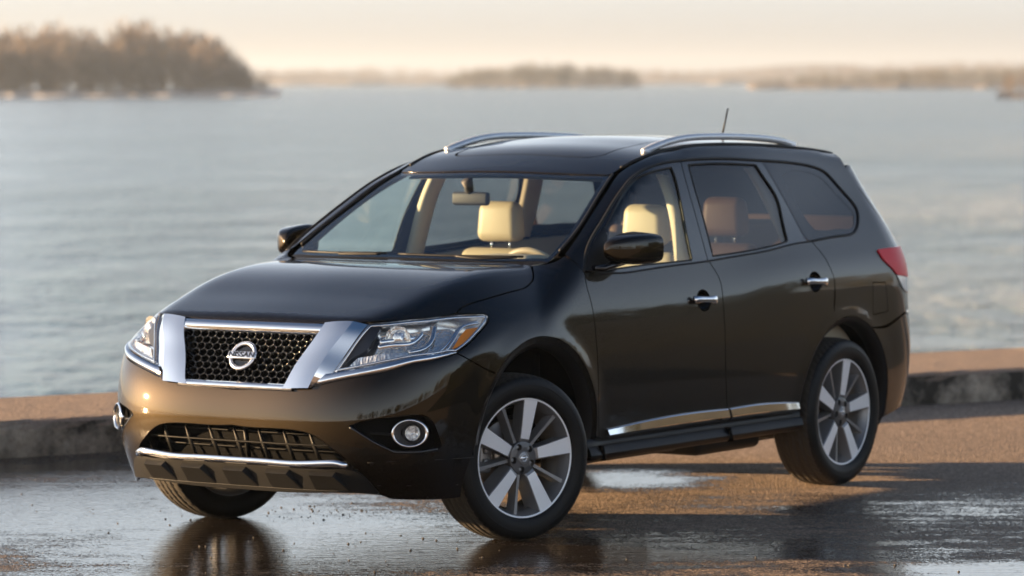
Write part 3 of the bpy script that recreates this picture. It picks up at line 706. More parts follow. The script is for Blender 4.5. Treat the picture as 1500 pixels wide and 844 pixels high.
# traced runs -------------------------------------------------------
a_gap = S([(855.4, 398), (860, 421.6), (867, 447.7), (872, 483), (875.5, 526), (876.7, 560), (877, 600), (877, 643)])
b_gap = S([(1038, 382.5), (1054.5, 410), (1059, 438), (1061.6, 478.5), (1063.2, 540), (1064.5, 618)])
c_gap = S([(1188.4, 353.5), (1205, 373), (1218, 397), (1222.3, 411), (1222, 453.7), (1220.4, 475)])
belt = S([(870, 399.3), (885, 400), (911, 400), (935, 397), (973, 391), (1015, 385.6), (1038, 382.5), (1084, 374.5), (1128, 366.5), (1159, 358.3), (1188.4, 353.5)])
shut = S([(668, 459.5), (675.5, 451), (694.5, 443), (723, 434.6), (753.7, 426), (768, 422), (777.4, 414.5), (781, 405), (778.6, 393), (775.5, 388)])
lamp_top = S([(540, 473), (578.6, 470), (602.6, 467.3), (620, 466), (645, 463), (668, 460.8), (688, 460), (705, 459.6)])
lamp_tip = S([(705, 459.6), (713.5, 461.3), (716, 466.7), (713.5, 473)])
lamp_rear = S([(713.5, 473), (696.5, 493.3), (679.4, 509.3), (668, 517)])
lamp_bot = S([(668, 517), (662, 515.5), (645, 518.5), (613, 522.5), (560, 532.5), (486, 546.6)])
lamp_in = S([(486, 546.6), (504, 521), (525, 491), (540, 473)])
chrome_low = S([(668, 518), (645, 525), (620, 530), (602.6, 533), (568, 543.4), (504, 555.5), (459, 566.5)])
FC, FR_IN, FR_OUT = (-.08, .44), .432, .482
RC, RR_IN, RR_OUT = (-2.92, .40), .430, .465
def arc(c, r, a0, a1, n=40): return [(c[0]+r*math.cos(R(a)), c[1]+r*math.sin(R(a))) for a in np.linspace(a0, a1, n)]
gap_end = SX([arc(FC, FR_OUT, 44, 45, 2)[0]])
fb_gap = np.vstack([S([(668, 517), (688, 527.4), (712, 541)]), gap_end])
ws_edge = np.vstack([S([(775.5, 388)]), S([(790, 386.3), (806, 383.2), (820, 368), (846, 336.5), (872, 295), (890, 266.5), (897.5, 255.6)])])
cowl_seam = S([(822.5, 374), (847, 389), (855.4, 398)])
gutter = np.vstack([S([(897.5, 255.6)]), SXY([(-1.285, .625), (-1.38, .632), (-1.5, .637), (-1.64, .64), (-1.79, .641), (-2.06, .641), (-2.41, .638), (-2.76, .63), (-3.0, .62), (-3.26, .607), (-3.38, .60)])])
dlo_top = S([(855.4, 398), (859, 368), (869.5, 344), (882.6, 323), (898, 297), (911, 278), (924, 262), (937, 252), (950, 245), (969, 239), (997, 234.7), (1020, 233), (1050, 232), (1084, 233), (1115.6, 235), (1147, 237), (1178, 241), (1197, 246), (1211, 254), (1230, 275), (1247, 294), (1255, 306), (1257.5, 320), (1255, 335), (1247, 343), (1228, 346), (1188.4, 353.5)])

# hood, front wing, doors, body side --------------------------------------------------------
hood_front = np.vstack([SXY([(.792, 0), (.79, .15), (.786, .3)]), S([(500, 473.4), (523, 473.2), (540, 472.6)])])
hood_half = loop(hood_front, np.vstack([S([(540, 472.6)]), lamp_top[1:5], S([(668, 459.5)])]), shut, SXY([(-.40, .70), (-.375, .5), (-.355, .3), (-.345, .0)]))
hood = put('hood', panel(sym(hood_half), Top, res=.04), PA, car)
fender_loop = loop(fb_gap, SX(arc(FC, FR_OUT, 44, 181)), np.vstack([SX([(-.566, .43)]), S([(877, 643)])]), a_gap[::-1], cowl_seam[::-1], S([(822.5, 374), (812, 380.5), (800, 385), (788, 387.3), (775.5, 388)]), shut[::-1], np.vstack([S([(668, 459.5)]), lamp_top[6:]]), lamp_tip, lamp_rear)
fenders = both('front_wing', panel(fender_loop, Side, res=.03), PA)
def disc_hole(c, rx, rz, n=28): return SX([(c[0]+rx*math.cos(t), c[1]+rz*math.sin(t)) for t in np.linspace(0, 2*math.pi, n, endpoint=False)])
hf, hr = S([(1031, 440)])[0], S([(1194.5, 413)])[0]
CUP = (.062, .050)
door_f = loop(a_gap, np.vstack([a_gap[-1:], S([(1064.5, 618)])]), b_gap[::-1], np.vstack([belt[:7][::-1], a_gap[:1]]))
front_doors = both('front_door', panel(door_f, Side, res=.04, holes=[disc_hole((hf[0], hf[2]), *CUP)], flange=.0125), PA)
door_r = loop(b_gap, np.vstack([b_gap[-1:], SX([(RC[0]+RR_OUT, .412)])]), SX(arc(RC, RR_OUT, 1.5, 74)), np.vstack([SX([arc(RC, RR_OUT, 74, 75, 2)[0]]), c_gap[-2::-1]]), np.vstack([belt[6:][::-1]]))
rear_doors = both('rear_door', panel(door_r, Side, res=.04, holes=[disc_hole((hr[0], hr[2]), *CUP)], flange=.011), PA)
rear_cut = SX([(-3.38, 1.62), (-3.44, 1.5), (-3.54, 1.32), (-3.60, 1.2), (-3.62, 1.1), (-3.62, .95), (-3.6, .865)])
gutter_s = gutter.copy()
fuel = loop(S([(1279, 414), (1297, 414)]), S([(1297, 414), (1301, 456)]), S([(1301, 456), (1279, 461)]), S([(1279, 461), (1279, 414)]), sm=False)
body_side_loop = loop(np.vstack([cowl_seam[-1:][::-1], cowl_seam[::-1][1:2], S([(822.5, 374)])]), S([(822.5, 371), (846, 336.5), (872, 295), (890, 266.5), (897.5, 255.6)]), gutter_s, np.vstack([gutter_s[-1:], rear_cut[:1]]), rear_cut, np.vstack([rear_cut[-1:], SX([(-3.45, .83), (-3.33, .80)]), SX([arc(RC, RR_OUT, 121, 120, 2)[0]])]), SX(arc(RC, RR_OUT, 121, 75)), np.vstack([SX([arc(RC, RR_OUT, 75, 74, 2)[0]]), c_gap[::-1]]), dlo_top[::-1])
sides = both('body_side', panel(body_side_loop, Side, res=.035, holes=[fuel], flange=.013, lip=.006), PA)
for k, sd in enumerate((1, -1)):
    if sd > 0: put('fuel_door', panel(fuel, Side, res=.03, inset=.0016, flange=.008), PA, sides[0], 1)
# roof -----------------------------------------------------------------------
roof_half = loop(SXY([(-1.125, 0), (-1.13, .25), (-1.15, .45), (-1.178, .58)]), np.vstack([SXY([(-1.178, .58)]), S([(893, 256)]), gutter[1:]]), SXY([(-3.38, .60), (-3.45, .4), (-3.48, 0)]))
sun_half = loop(SXY([(-1.36, 0), (-1.355, .3), (-1.375, .40), (-1.42, .435)]), SXY([(-1.42, .435), (-2.12, .435)]), SXY([(-2.12, .435), (-2.15, .40), (-2.155, 0)]))
roof = put('roof', panel(sym(roof_half), Top, res=.05, holes=[sym(sun_half)], inset=.005, hole_inset=.009), PA, car)
M['sunroof'] = mat('dark_roof_glass', (.01, .01, .012), .04, spec=.6)
put('sunroof', panel(sym(sun_half), Top, off=-.001, res=.06, inset=.003), M['sunroof'], roof)
# rear end ---------------------------------------------------------------
rear_top = np.concatenate([SXY([(-3.38, .60), (-3.45, .4), (-3.48, 0)])])
def mk_rear(zs, edge):
    pass
def RZ(yz):
    q = np.array(yz, float); O = np.stack([np.full(len(q), -4.6), q[:, 0], q[:, 1]], 1); return first_hit(O, np.tile([1., 0, 0], (len(q), 1)), 0, 1.6)
tg_half = loop(RZ([(0, 1.66), (.3, 1.655), (.56, 1.62)]), np.vstack([RZ([(.56, 1.62)]), rear_cut]), np.vstack([rear_cut[-1:], RZ([(.80, .86), (.5, .86), (0, .86)])]))
tailgate = put('tailgate', panel(sym(tg_half), REAR, res=.05), PA, car)
rb_half = loop(np.vstack([RZ([(0, .85), (.5, .85), (.78, .85)]), SX([(-3.6, .855), (-3.45, .822), (-3.33, .79)]), SX([arc(RC, RR_OUT, 121, 120, 2)[0]])]), SX(arc(RC, RR_OUT, 121, 195, 24)), np.vstack([SX([(-3.34, .30), (-3.5, .33)]), RZ([(.82, .36), (.5, .34), (0, .34)])]))
rear_bumper = put('rear_bumper', panel(sym(rb_half), REAR, res=.045, inset=.003), PA, car)
# spoiler strip and rear screen
sp_half = loop(RZ([(0, 1.655), (.3, 1.65), (.57, 1.61)]), RZ([(.57, 1.61), (.62, 1.50), (.66, 1.36)]), RZ([(.66, 1.36), (.60, 1.47), (.5, 1.545), (0, 1.56)]))
put('rear_spoiler', panel(sym(sp_half), REAR, off=.022, res=.05, flange=.02, lip=0), M['gloss_black'], tailgate)
rg = sym(loop(RZ([(0, 1.53), (.5, 1.515)]), RZ([(.5, 1.515), (.62, 1.25)]), RZ([(.62, 1.25), (0, 1.24)])))
put('rear_window', panel(rg, REAR, off=.004, res=.06, flange=.003, lip=0), M['gloss_black'], tailgate)
# tail lamp
tl = loop(np.vstack([S([(1284.5, 367), (1292.7, 380), (1304.5, 392), (1313, 403)])]), np.vstack([S([(1313, 403)]), RZ([(.86, 1.035), (.74, 1.045)])]), RZ([(.74, 1.045), (.72, 1.18)]), np.vstack([RZ([(.72, 1.18), (.84, 1.195)]), S([(1284.5, 366)])]))
tc_ = loop(np.vstack([S([(1313, 403.5), (1317.6, 413.5), (1323, 424)]), RZ([(.9, .95)])]), RZ([(.9, .95), (.86, .955), (.74, 1.04)]), np.vstack([RZ([(.74, 1.04), (.86, 1.03)]), S([(1313, 403.5)])]))
for sd in (1, -1):
    t_ = put('tail_lamp', panel(tl, REAR, off=.007, res=.03, inset=0, flange=.01, lip=.004), M['red'], car, sd)
    put('reversing_lens', panel(tc_, REAR, off=.006, res=.03, inset=0, flange=.009, lip=.004), M['clear_lens'], t_, sd)

# windows and window frames ------------------------------------------------
g_front = loop(S([(893, 395), (889, 352), (884.4, 336.5)]), S([(884.4, 336.5), (898, 310), (911, 284), (924, 267), (937, 258), (955.6, 251), (984, 244.7)]), S([(984, 244.7), (989.5, 258), (1000, 305), (1007.7, 347), (1015, 381)]), S([(1015, 381), (968.6, 385.5), (937, 389), (893, 395)]))
bc_up = S([(1038, 382.5), (1027, 342), (1014, 295), (1004, 260), (997, 234.7)])
dlo_f = np.vstack([dlo_top[:11]])
frame_f = loop(np.vstack([a_gap[:1], belt[:7]]), bc_up, dlo_f[::-1])
g_rear = loop(S([(1045, 375), (1031, 320), (1018, 275), (1008.7, 241)]), S([(1008.7, 241), (1040, 239), (1075, 239.3), (1108, 241)]), S([(1108, 241), (1121, 261), (1139, 289.5), (1147, 321), (1154.7, 353)]), S([(1154.7, 353), (1128, 361), (1084, 369.5), (1045, 375)]))
cc_up = S([(1188.4, 353.5), (1180.6, 348.8), (1166, 322.7), (1142.7, 280), (1116.6, 236)])
frame_r = loop(belt[6:], cc_up, dlo_top[10:15][::-1], bc_up[::-1])
g_quart = loop(dlo_top[14:], cc_up)
q_clear = loop(S([(1195, 336.5), (1183, 322.7), (1165, 293), (1145, 257)]), S([(1145, 257), (1160, 250), (1180, 251), (1196, 256), (1206, 263), (1225, 283), (1242, 302), (1250, 312), (1251, 322)]), S([(1251, 322), (1249, 333), (1230, 335), (1213, 337), (1195, 336.5)]))
DK = mat('window_frame_black', (.01, .01, .011), .2, coat=.5)
for k, sd in enumerate((1, -1)):
    ff = put('window_frame', panel(frame_f, Side, off=-.003, res=.04, holes=[g_front], flange=.012, lip=.004), DK, front_doors[k], sd)
    put('window', panel(g_front, Side, off=-.009, res=.05, inset=-.003, flange=0), M['side_glass'], front_doors[k], sd)
    fr_ = put('window_frame', panel(frame_r, Side, off=-.003, res=.04, holes=[g_rear], flange=.012, lip=.004), DK, rear_doors[k], sd)
    put('window', panel(g_rear, Side, off=-.009, res=.05, inset=-.003, flange=0), M['privacy'], rear_doors[k], sd)
    put('window_border', panel(g_quart, Side, off=-.003, res=.035, holes=[q_clear], inset=.004, flange=.004, lip=0, hole_inset=0), M['frit'], sides[k], sd)
    put('window', panel(q_clear, Side, off=-.0045, res=.05, inset=-.002, flange=0), M['privacy'], sides[k], sd)
    # rubber seals round the openings
    for nm, run, r, dep, par, cl in (('window_seal', dlo_top, .0075, -.001, sides[k], False), ('window_seal', g_front, .0045, -.004, front_doors[k], True), ('window_seal', g_rear, .005, -.004, rear_doors[k], True), ('belt_seal', belt[:7], .005, .0, front_doors[k], False), ('belt_seal', belt[6:], .005, .0, rear_doors[k], False)):
        q = close_resample(run, .02) if cl else resample(smooth(run), .02)
        mesh_vf(nm, [tube(surf(q, dep), r, 8, closed=cl)], M['rubber'], par, sd)
    q = resample(smooth(gutter[1:]), .03); mesh_vf('gutter_strip', [tube(surf(q, .001), .007, 8)], M['rubber'], roof, sd)
    q = resample(smooth(ws_edge[3:]), .02); mesh_vf('windscreen_trim', [tube(surf(q, .001), .0065, 8)], M['rubber'], car, sd)
    mp_ = loop(S([(856.5, 397), (860, 370), (872, 346), (884, 330)]), S([(884, 330), (890, 352), (892, 394)]), S([(892, 394), (875, 399)]), sm=False)
    put('mirror_patch', panel(mp_, Side, off=.003, res=.03, flange=.008, inset=.003, lip=0), M['black'], front_doors[k], sd)

# windscreen ---------------------------------------------------------------
ws_half = loop(SXY([(-.372, 0), (-.385, .3), (-.42, .55), (-.462, .70)]), np.vstack([SXY([(-.462, .70)]), S([(803, 383.5)])]), S([(803, 383.5), (818, 368.5), (844, 336.8), (870, 295), (888, 266.5), (894.5, 256)]), SXY([(-1.178, .58), (-1.15, .45), (-1.13, .25), (-1.125, 0)]))
ws_loop = sym(ws_half)
ws = put('windscreen', panel(ws_loop, Top, off=-.004, res=.05, flange=0, inset=.002), M['windshield'], car)
w2 = close_resample(Top.to2(ws_loop), .02); w2 = w2 if area2(w2) > 0 else w2[::-1]
for _ in range(3): w2 = close_resample(inset2(w2, .009), .02)
hole = Top.solve(w2)
put('screen_border', panel(ws_loop, Top, off=-.0075, res=.03, holes=[hole], flange=0, inset=.003, hole_inset=0), M['frit'], ws)
cow_half = loop(SXY([(-.352, 0), (-.362, .3), (-.382, .5), (-.408, .69)]), np.vstack([SXY([(-.408, .69)]), S([(778, 387.5), (803, 383.8)])]), SXY([(-.462, .70), (-.42, .55), (-.385, .3), (-.372, 0)]))
put('cowl_panel', panel(sym(cow_half), Top, off=-.004, res=.02, flange=0, inset=0), M['black'], car)
# wipers: two blades lying at the foot of the screen
for (y0, y1, xb) in ((.62, -.04, .0), (-.12, -.66, .0)):
    ys = np.linspace(y0, y1, 14); xs = -.374-.17*ys*ys-.010*np.abs(np.linspace(1, -.6, 14))
    q = surf(SXY(np.stack([xs, ys], 1)), .012)
    wv = [tube(q, .009, 6, rz=.006)]
    pv = SXY([(-.365-.17*y0*y0, y0-.02), (-.368, y0-.2), (-.376, (y0+y1)/2)]); wv.append(tube(smooth(surf(pv, .018)), .007, 6))
    mesh_vf('wiper', wv, M['black'], car)

# front bumper ----------------------------------------------------------------
def C0(z): return SF([(0, z)])
intake = np.vstack([C0(.553), S([(367, 626.5), (415, 629), (443, 633), (462, 640), (486, 657.5), (503, 671), (519, 687)]), SF([(.49, .365), (.3, .36), (.0, .36)])])
intake_loop = sym(loop(intake[:8], intake[7:]))
fog = loop(S([(512, 624), (540, 616), (583, 611), (614, 608.4), (630, 614), (640, 632), (647, 653.5)]), S([(647, 653.5), (642, 660), (614, 664), (577, 664)]), S([(577, 664), (547, 648), (520, 631), (512, 624)]))
bump_half = loop(np.vstack([C0(.712), S([(414, 569.8), (448, 569.5)])]), np.vstack([S([(448, 569.5)]), chrome_low[::-1]]), fb_gap, np.vstack([SX(arc(FC, FR_OUT, 44, 5, 14))]), np.vstack([SX([arc(FC, FR_OUT, 5, 4, 2)[0]]), S([(690, 672), (680, 700), (675, 729)])]), S([(675, 729), (642, 732.5), (571, 732)]), np.vstack([S([(571, 732), (559, 727), (500, 723)]), SF([(.3, .258), (0, .256)])]))
fogm = mir(fog)[::-1]
bumper = put('front_bumper', panel(sym(bump_half), FRONT, res=.032, holes=[intake_loop, fog, fogm], flange=.014, lip=0), PA, car)
for sd in (1, -1):
    # wheel-arch lips
    for (c, ri, ro, a0, a1, par) in ((FC, FR_IN, FR_OUT, 3, 183, fenders[0 if sd > 0 else 1]), (RC, RR_IN, RR_OUT, -2, 196, sides[0 if sd > 0 else 1])):
        n = 60; A = SX(arc(c, ro, a0, a1, n)); B = SX(arc(c, (ri+ro)/2, a0, a1, n)); Cc = SX(arc(c, ri, a0, a1, n))
        A[:, 1] -= .0015; B[:, 1] -= .010; Cc[:, 1] -= .026; D = Cc.copy(); D[:, 1] -= .05
        mesh_vf('arch_lip', [strip([A, B]), strip([B, Cc, D])], [PA, M['black']], par, sd, mis=[0 if c is FC else 1, 1])  # black stands in for the dark reflection on the painted lip
        # inner liner
        cc = np.array(arc(c, ri+.015, a0-6, a1+6, n)); L1 = np.stack([cc[:, 0], np.full(n, .90), cc[:, 1]], 1); L2 = L1.copy(); L2[:, 1] = .52
        L0 = np.array(L2); mesh_vf('wheel_arch_liner', [strip([L1, L2])], M['void'], car, sd)
        bw = np.array(arc(c, ri+.02, 0, 360, 40)); V = np.stack([bw[:, 0], np.full(40, .525), np.maximum(bw[:, 1], .22)], 1)
        mesh_vf('wheel_arch_liner', [(V, [tuple(range(40))])], M['void'], car, sd)
    # fog lamp
    put('fog_pocket', panel(fog, FRONT, off=-.05, res=.04, inset=-.012, flange=0), M['void'], bumper, sd)
    q = close_resample(fog, .015); mesh_vf('fog_pocket_lip', [strip([surf(q, 0.0), surf(q, -.05)], closed=True)], M['black'], bumper, sd)
    low = resample(np.vstack([S([(512, 626), (547, 648.5), (577, 663), (614, 663), (641, 658.5)])]), .015)
    mesh_vf('pocket_edge', [tube(surf(low, -.004), .007, 8)], M['gloss_black'], bumper, sd)
    for l in (S([(541, 636), (575, 638.5)]), ): mesh_vf('pocket_bar', [tube(surf(resample(l, .02), -.03), .006, 6)], M['black'], bumper, sd)
    fc = surf(S([(600.7, 635)]), -.004)[0]; nrm = np.array([math.cos(R(38)), math.sin(R(38)), .02]); nrm /= np.linalg.norm(nrm)
    rot = Vector(nrm).to_track_quat('Y', 'Z').to_matrix().to_4x4(); mt = Matrix.Translation(Vector(fc)) @ rot
    sq = mt @ Matrix.Diagonal((.90, 1., .69, 1.))
    fl = mesh_vf('fog_lamp', [xf(lathe([(.088, -.02), (.092, .004), (.086, .014), (.077, .010), (.073, .0)], 48), sq), xf(lathe([(.073, .0), (.064, -.012), (.042, -.026)], 48), sq)], [M['chrome'], M['lampchrome']], car, sd, mis=[0, 1])
    mesh_vf('lamp_barrel', [xf(lathe([(.043, -.035), (.045, .004), (.040, .006), (.036, -.01), (.034, -.04), (.001, -.045)], 32), mt @ Matrix.Translation((-.012, 0, .0)))], M['black'], fl, sd)
    mesh_vf('fog_reflector', [xf(lathe([(.033, -.008), (.028, -.022), (.001, -.034)], 32), mt @ Matrix.Translation((-.012, 0, 0)))], M['reflector'], fl, sd)
    mesh_vf('fog_lens', [xf(lathe([(.034, -.006), (.026, .003), (.012, .007), (.0005, .008)], 32), mt @ Matrix.Translation((-.012, 0, 0)))], M['lens'], fl, sd)
# dark lines drawn as shade in the creases low on the bumper corner
for l in ([(538, 678), (575, 676), (640, 673.5), (694, 670)], [(553, 711.5), (600, 711.5), (671, 710)]):
    for sd in (1, -1): mesh_vf('crease_shade_line', [tube(surf(resample(S(l), .02), .0005), .0022, 6)], M['rubber'], bumper, sd)
# lower grille
back = put('intake_back', panel(intake_loop, FRONT, off=-.11, res=.06, inset=-.03, flange=0), M['void'], bumper)
lg = []
for z in (.475, .39): lg.append(tube(surf(SF([(y, z) for y in np.linspace(-.62, .62, 40)]), -.035), .008, 6, rz=.0045))
for z in (.515, .43): lg.append(tube(surf(SF([(y, z) for y in np.linspace(-.6, .6, 40)]), -.085), .004, 6))
for y in np.linspace(-.56, .56, 9): lg.append(tube(surf(SF([(y-.025*1, .56), (y, .47), (y+.03, .37)]), -.038), .0042, 6, rz=.010))
lg.append(tube(surf(SF([(.02, .55), (.02, .36)]), -.07), .012, 6))
mesh_vf('lower_grille', lg, M['slat'], bumper)
q = close_resample(intake_loop, .02); mesh_vf('intake_edge', [strip([surf(q, 0), surf(q, -.11)], closed=True)], M['black'], bumper)
# skid plate with five raised wedges, and its bright bar
sk_half = loop(SF([(0, .385), (.3, .385), (.49, .378)]), np.vstack([SF([(.49, .378)]), S([(522, 690), (540, 704), (556, 722)])]), np.vstack([S([(556, 722), (500, 719.5)]), SF([(.3, .268), (0, .266)])]))
sk = put('skid_plate', panel(sym(sk_half), FRONT, off=.010, res=.03, flange=.03, lip=0, inset=.0), M['black'], bumper)
wedges = []
for k, y in enumerate((-.47, -.24, 0, .24, .47)):
    top = SF([(y-.055, .362), (y+.055, .362)]); bot = SF([(y-.085 + .03, .285), (y+.10, .285)])
    a, b = surf(top, .036), surf(bot, .012); t0 = surf(SF([(y-.062, .372), (y+.062, .372)]), .011)
    s0, s1 = surf(SF([(y-.066, .36), (y-.062, .285)]), .009), surf(SF([(y+.066, .36), (y+.112, .285)]), .009)
    V = np.array([a[0], a[1], b[1], b[0], t0[0], t0[1], s0[0], s0[1], s1[0], s1[1]])
    wedges.append((V, [(0, 1, 2, 3), (4, 5, 1, 0), (6, 4, 0), (6, 0, 3, 7), (1, 5, 8), (1, 8, 9, 2)]))
mesh_vf('skid_ribs', wedges, M['black'], sk, smooth_sh=False)
line = surf(SF([(y, .283) for y in np.linspace(-.55, .55, 30)]), .0105); mesh_vf('skid_line', [tube(line, .002, 6)], M['rubber'], sk)
bar = np.vstack([SF([(0, .402), (.2, .402), (.36, .401)]), S([(486, 677), (499, 678.5), (509, 682.5)])])
bar = resample(smooth(bar), .02); bar[0, 1] = 0; bar = np.vstack([mir(bar)[::-1][:-1], bar])
mesh_vf('skid_bar', [tube(surf(bar, .014), .010, 10, rz=.0165)], M['chrome'], sk)
# ------------------------------------------------------------------ grille, badge, headlamps
gs_in = np.vstack([S([(473, 485)]), S([(462, 500), (447, 519), (434, 538), (424, 556)])])        # inner edge of the bright V
gs_mid = S([(519, 474.5), (508, 488), (487, 514), (467, 545), (454, 570)])
gs_out = S([(540, 473.5), (525, 491), (504, 521), (486, 546.6), (459, 566.2)])
chv = []
def rs(P, n=24): 
    P = smooth(P); d = np.r_[0, np.cumsum(np.linalg.norm(np.diff(P, axis=0), axis=1))]; t = np.linspace(0, d[-1], n)
    return np.stack([np.interp(t, d, P[:, i]) for i in range(3)], 1)
vin = S([(478, 475.2), (463, 497), (447, 519), (432, 541), (420, 563), (415, 570.5)])
for sd in (1, -1):
    a, b, c = rs(vin), rs(gs_mid), rs(gs_out)
    w = mesh_vf('grille_surround', [strip([surf(a, -.05), surf(a, .014)]), strip([surf(a, .014), surf(a*.75+b*.25, .0185), surf(a*.5+b*.5, .0205), surf(a*.25+b*.75, .0205), surf(b, .018)]), strip([surf(b, .018), surf(c, -.010)]), strip([surf(c, -.010), surf(c, -.035)])], M['chrome'], car, sd)
    # bright strip under the lamp
    d1, d2 = rs(lamp_bot[::-1][0:6] if False else S([(478, 548.5), (486, 547.5), (560, 533.5), (613, 523.5), (645, 519.5), (667, 516.5)]), 40), rs(chrome_low[::-1], 40)
    mesh_vf('lamp_trim', [strip([surf(d1, -.01), surf(d1, .006), surf((d1+d2)/2, .009), surf(d2, .004), surf(d2, -.012)])], M['chrome'], car, sd)
# upper and lower bars
def bar2(zt, zb, yt, yb, off, nm):
    t = SF([(y, zt) for y in np.linspace(-yt, yt, 50)]); b = SF([(y, zb) for y in np.linspace(-yb, yb, 50)])
    return mesh_vf(nm, [strip([surf(t, -.02), surf(t, off), surf((t+b)/2, off+.003), surf(b, off), surf(b, -.05)])], M['chrome'], car)
zt0 = SF([(0, 1.0)]); 
bar2(1.003, .968, .425, .40, .008, 'grille_top_bar')
bar2(.742, .714, .31, .325, .010, 'grille_bottom_bar')
# mesh: a honeycomb of bars in a dark recess
mesh_half = loop(SF([(0, .985), (.2, .985), (.40, .985)]), rs(vin)[2:-1], SF([(.30, .725), (0, .725)]))
gm_out = sym(mesh_half)
put('grille_back', panel(gm_out, FRONT, off=-.075, res=.06, inset=-.01, flange=0), M['void'], car)
q = close_resample(gm_out, .02)
mesh_vf('grille_rim', [strip([surf(q, -.012), surf(q, -.03), surf(q, -.075)], closed=True)], M['black'], car)
hx = []; gy2 = gm_out[:, 1:3]; P2 = gm_out
w_, h_ = .0450, .0360
g2 = np.stack([gm_out[:, 1], gm_out[:, 2]], 1)
segs = set()
for r in range(-2, 12):
    for c in range(-11, 12):
        cyy = (c+(.5 if r % 2 else 0))*w_; czz = .735+r*h_*.75
        hexv = [(cyy+w_*.5*sx, czz+h_*.5*sz) for sx, sz in ((0, 1), (1, .5), (1, -.5), (0, -1), (-1, -.5), (-1, .5))]
        for k in range(6):
            a, b = hexv[k], hexv[(k+1) % 6]
            key = tuple(sorted([(round(a[0], 4), round(a[1], 4)), (round(b[0], 4), round(b[1], 4))])); segs.add(key)
segs = [s for s in segs if inpoly(np.array([((s[0][0]+s[1][0])/2, (s[0][1]+s[1][1])/2)]), g2)[0]]
A = np.array([s[0] for s in segs]); B = np.array([s[1] for s in segs])
PA_, PB_ = SF(A), SF(B); NA_, NB_ = grad(PA_), grad(PB_)
V, f = [], []
for k in range(len(segs)):
    t = PB_[k]-PA_[k]; t /= np.linalg.norm(t); n = NA_[k]; s_ = np.cross(t, n); a, b = PA_[k], PB_[k]; m0 = len(V)
    hw = .0028
    for e in (a, b):
        V += [e-n*.014+s_*hw*.45, e-n*.014-s_*hw*.45, e-n*.040-s_*hw*1.6, e-n*.040+s_*hw*1.6]
    for i in range(4): j = (i+1) % 4; f.append((m0+i, m0+j, m0+4+j, m0+4+i))
# knots where the bars meet
kn = {}
for s in segs:
    for p_ in s: kn[p_] = 1
KP = np.array(list(kn)); KP3 = SF(KP); KN = grad(KP3)
parts = [(np.array(V), f)]
for p_, n in zip(KP3, KN):
    rot = Vector(n).to_track_quat('Y', 'Z').to_matrix().to_4x4()
    parts.append(xf(lathe([(.0005, -.011), (.0045, -.0125), (.0065, -.04)], 6), Matrix.Translation(Vector(p_)) @ rot))
M['grille'] = mat('grille_gloss_black', (.012, .012, .012), .18, coat=.4)
mesh_vf('grille_mesh', parts, M['grille'], car, smooth_sh=False)
# badge: ring, bar and lettering
bc = surf(S([(355, 521.5)]), .004)[0]; bc[1] = 0
bn = grad(SF([(0, bc[2])]))[0]; bn[1] = 0; bn /= np.linalg.norm(bn)
ez = Vector(bn); ex = Vector((0, 1, 0)); ey = ez.cross(ex).normalized(); 
bm_ = Matrix(((ex.x, ey.x, ez.x, bc[0]), (ex.y, ey.y, ez.y, bc[1]), (ex.z, ey.z, ez.z, bc[2]), (0, 0, 0, 1)))
ring = [(math.cos(a)*.064, math.sin(a)*.061, 0) for a in np.linspace(0, 2*math.pi, 64, endpoint=False)]
rv = tube(np.array(ring), .010, 12, closed=True)
badge = mesh_vf('badge', [xf((rv[0]*np.array([1, 1, .7]), rv[1]), bm_), xf(rbox((0, 0, .004), (.158, .036, .014), .005, 3), bm_)], M['badge'], car)
put('badge_backing', (lambda V, f: (V, f, np.tile(bn, (len(V), 1)), [0]*len(f)))(*xf((np.array([(0, 0, -.008)]+[(math.cos(a)*.060, math.sin(a)*.057, -.008) for a in np.linspace(0, 2*math.pi, 40, endpoint=False)]), [(0, i+1, (i+1) % 40+1) for i in range(40)]), bm_)), M['gloss_black'], badge)
def text_mesh(name, s, size, depth, mtx, m, parent, bold=.0):
    cu = bpy.data.curves.new(name, 'FONT'); cu.body = s; cu.size = size; cu.extrude = depth; cu.align_x = 'CENTER'; cu.align_y = 'CENTER'; cu.offset = bold
    o = bpy.data.objects.new(name, cu); COL.objects.link(o); bpy.context.view_layer.update()
    me = bpy.data.meshes.new_from_object(o.evaluated_get(bpy.context.evaluated_depsgraph_get())); bpy.data.objects.remove(o)
    me.transform(mtx); o2 = link(name, me, m, parent); return o2
text_mesh('lettering', 'NISSAN', .034, .0012, bm_ @ Matrix.Translation((0, 0, .0115)) @ Matrix.Diagonal((1.28, 1, 1, 1)), M['gloss_black'], badge, .0008)

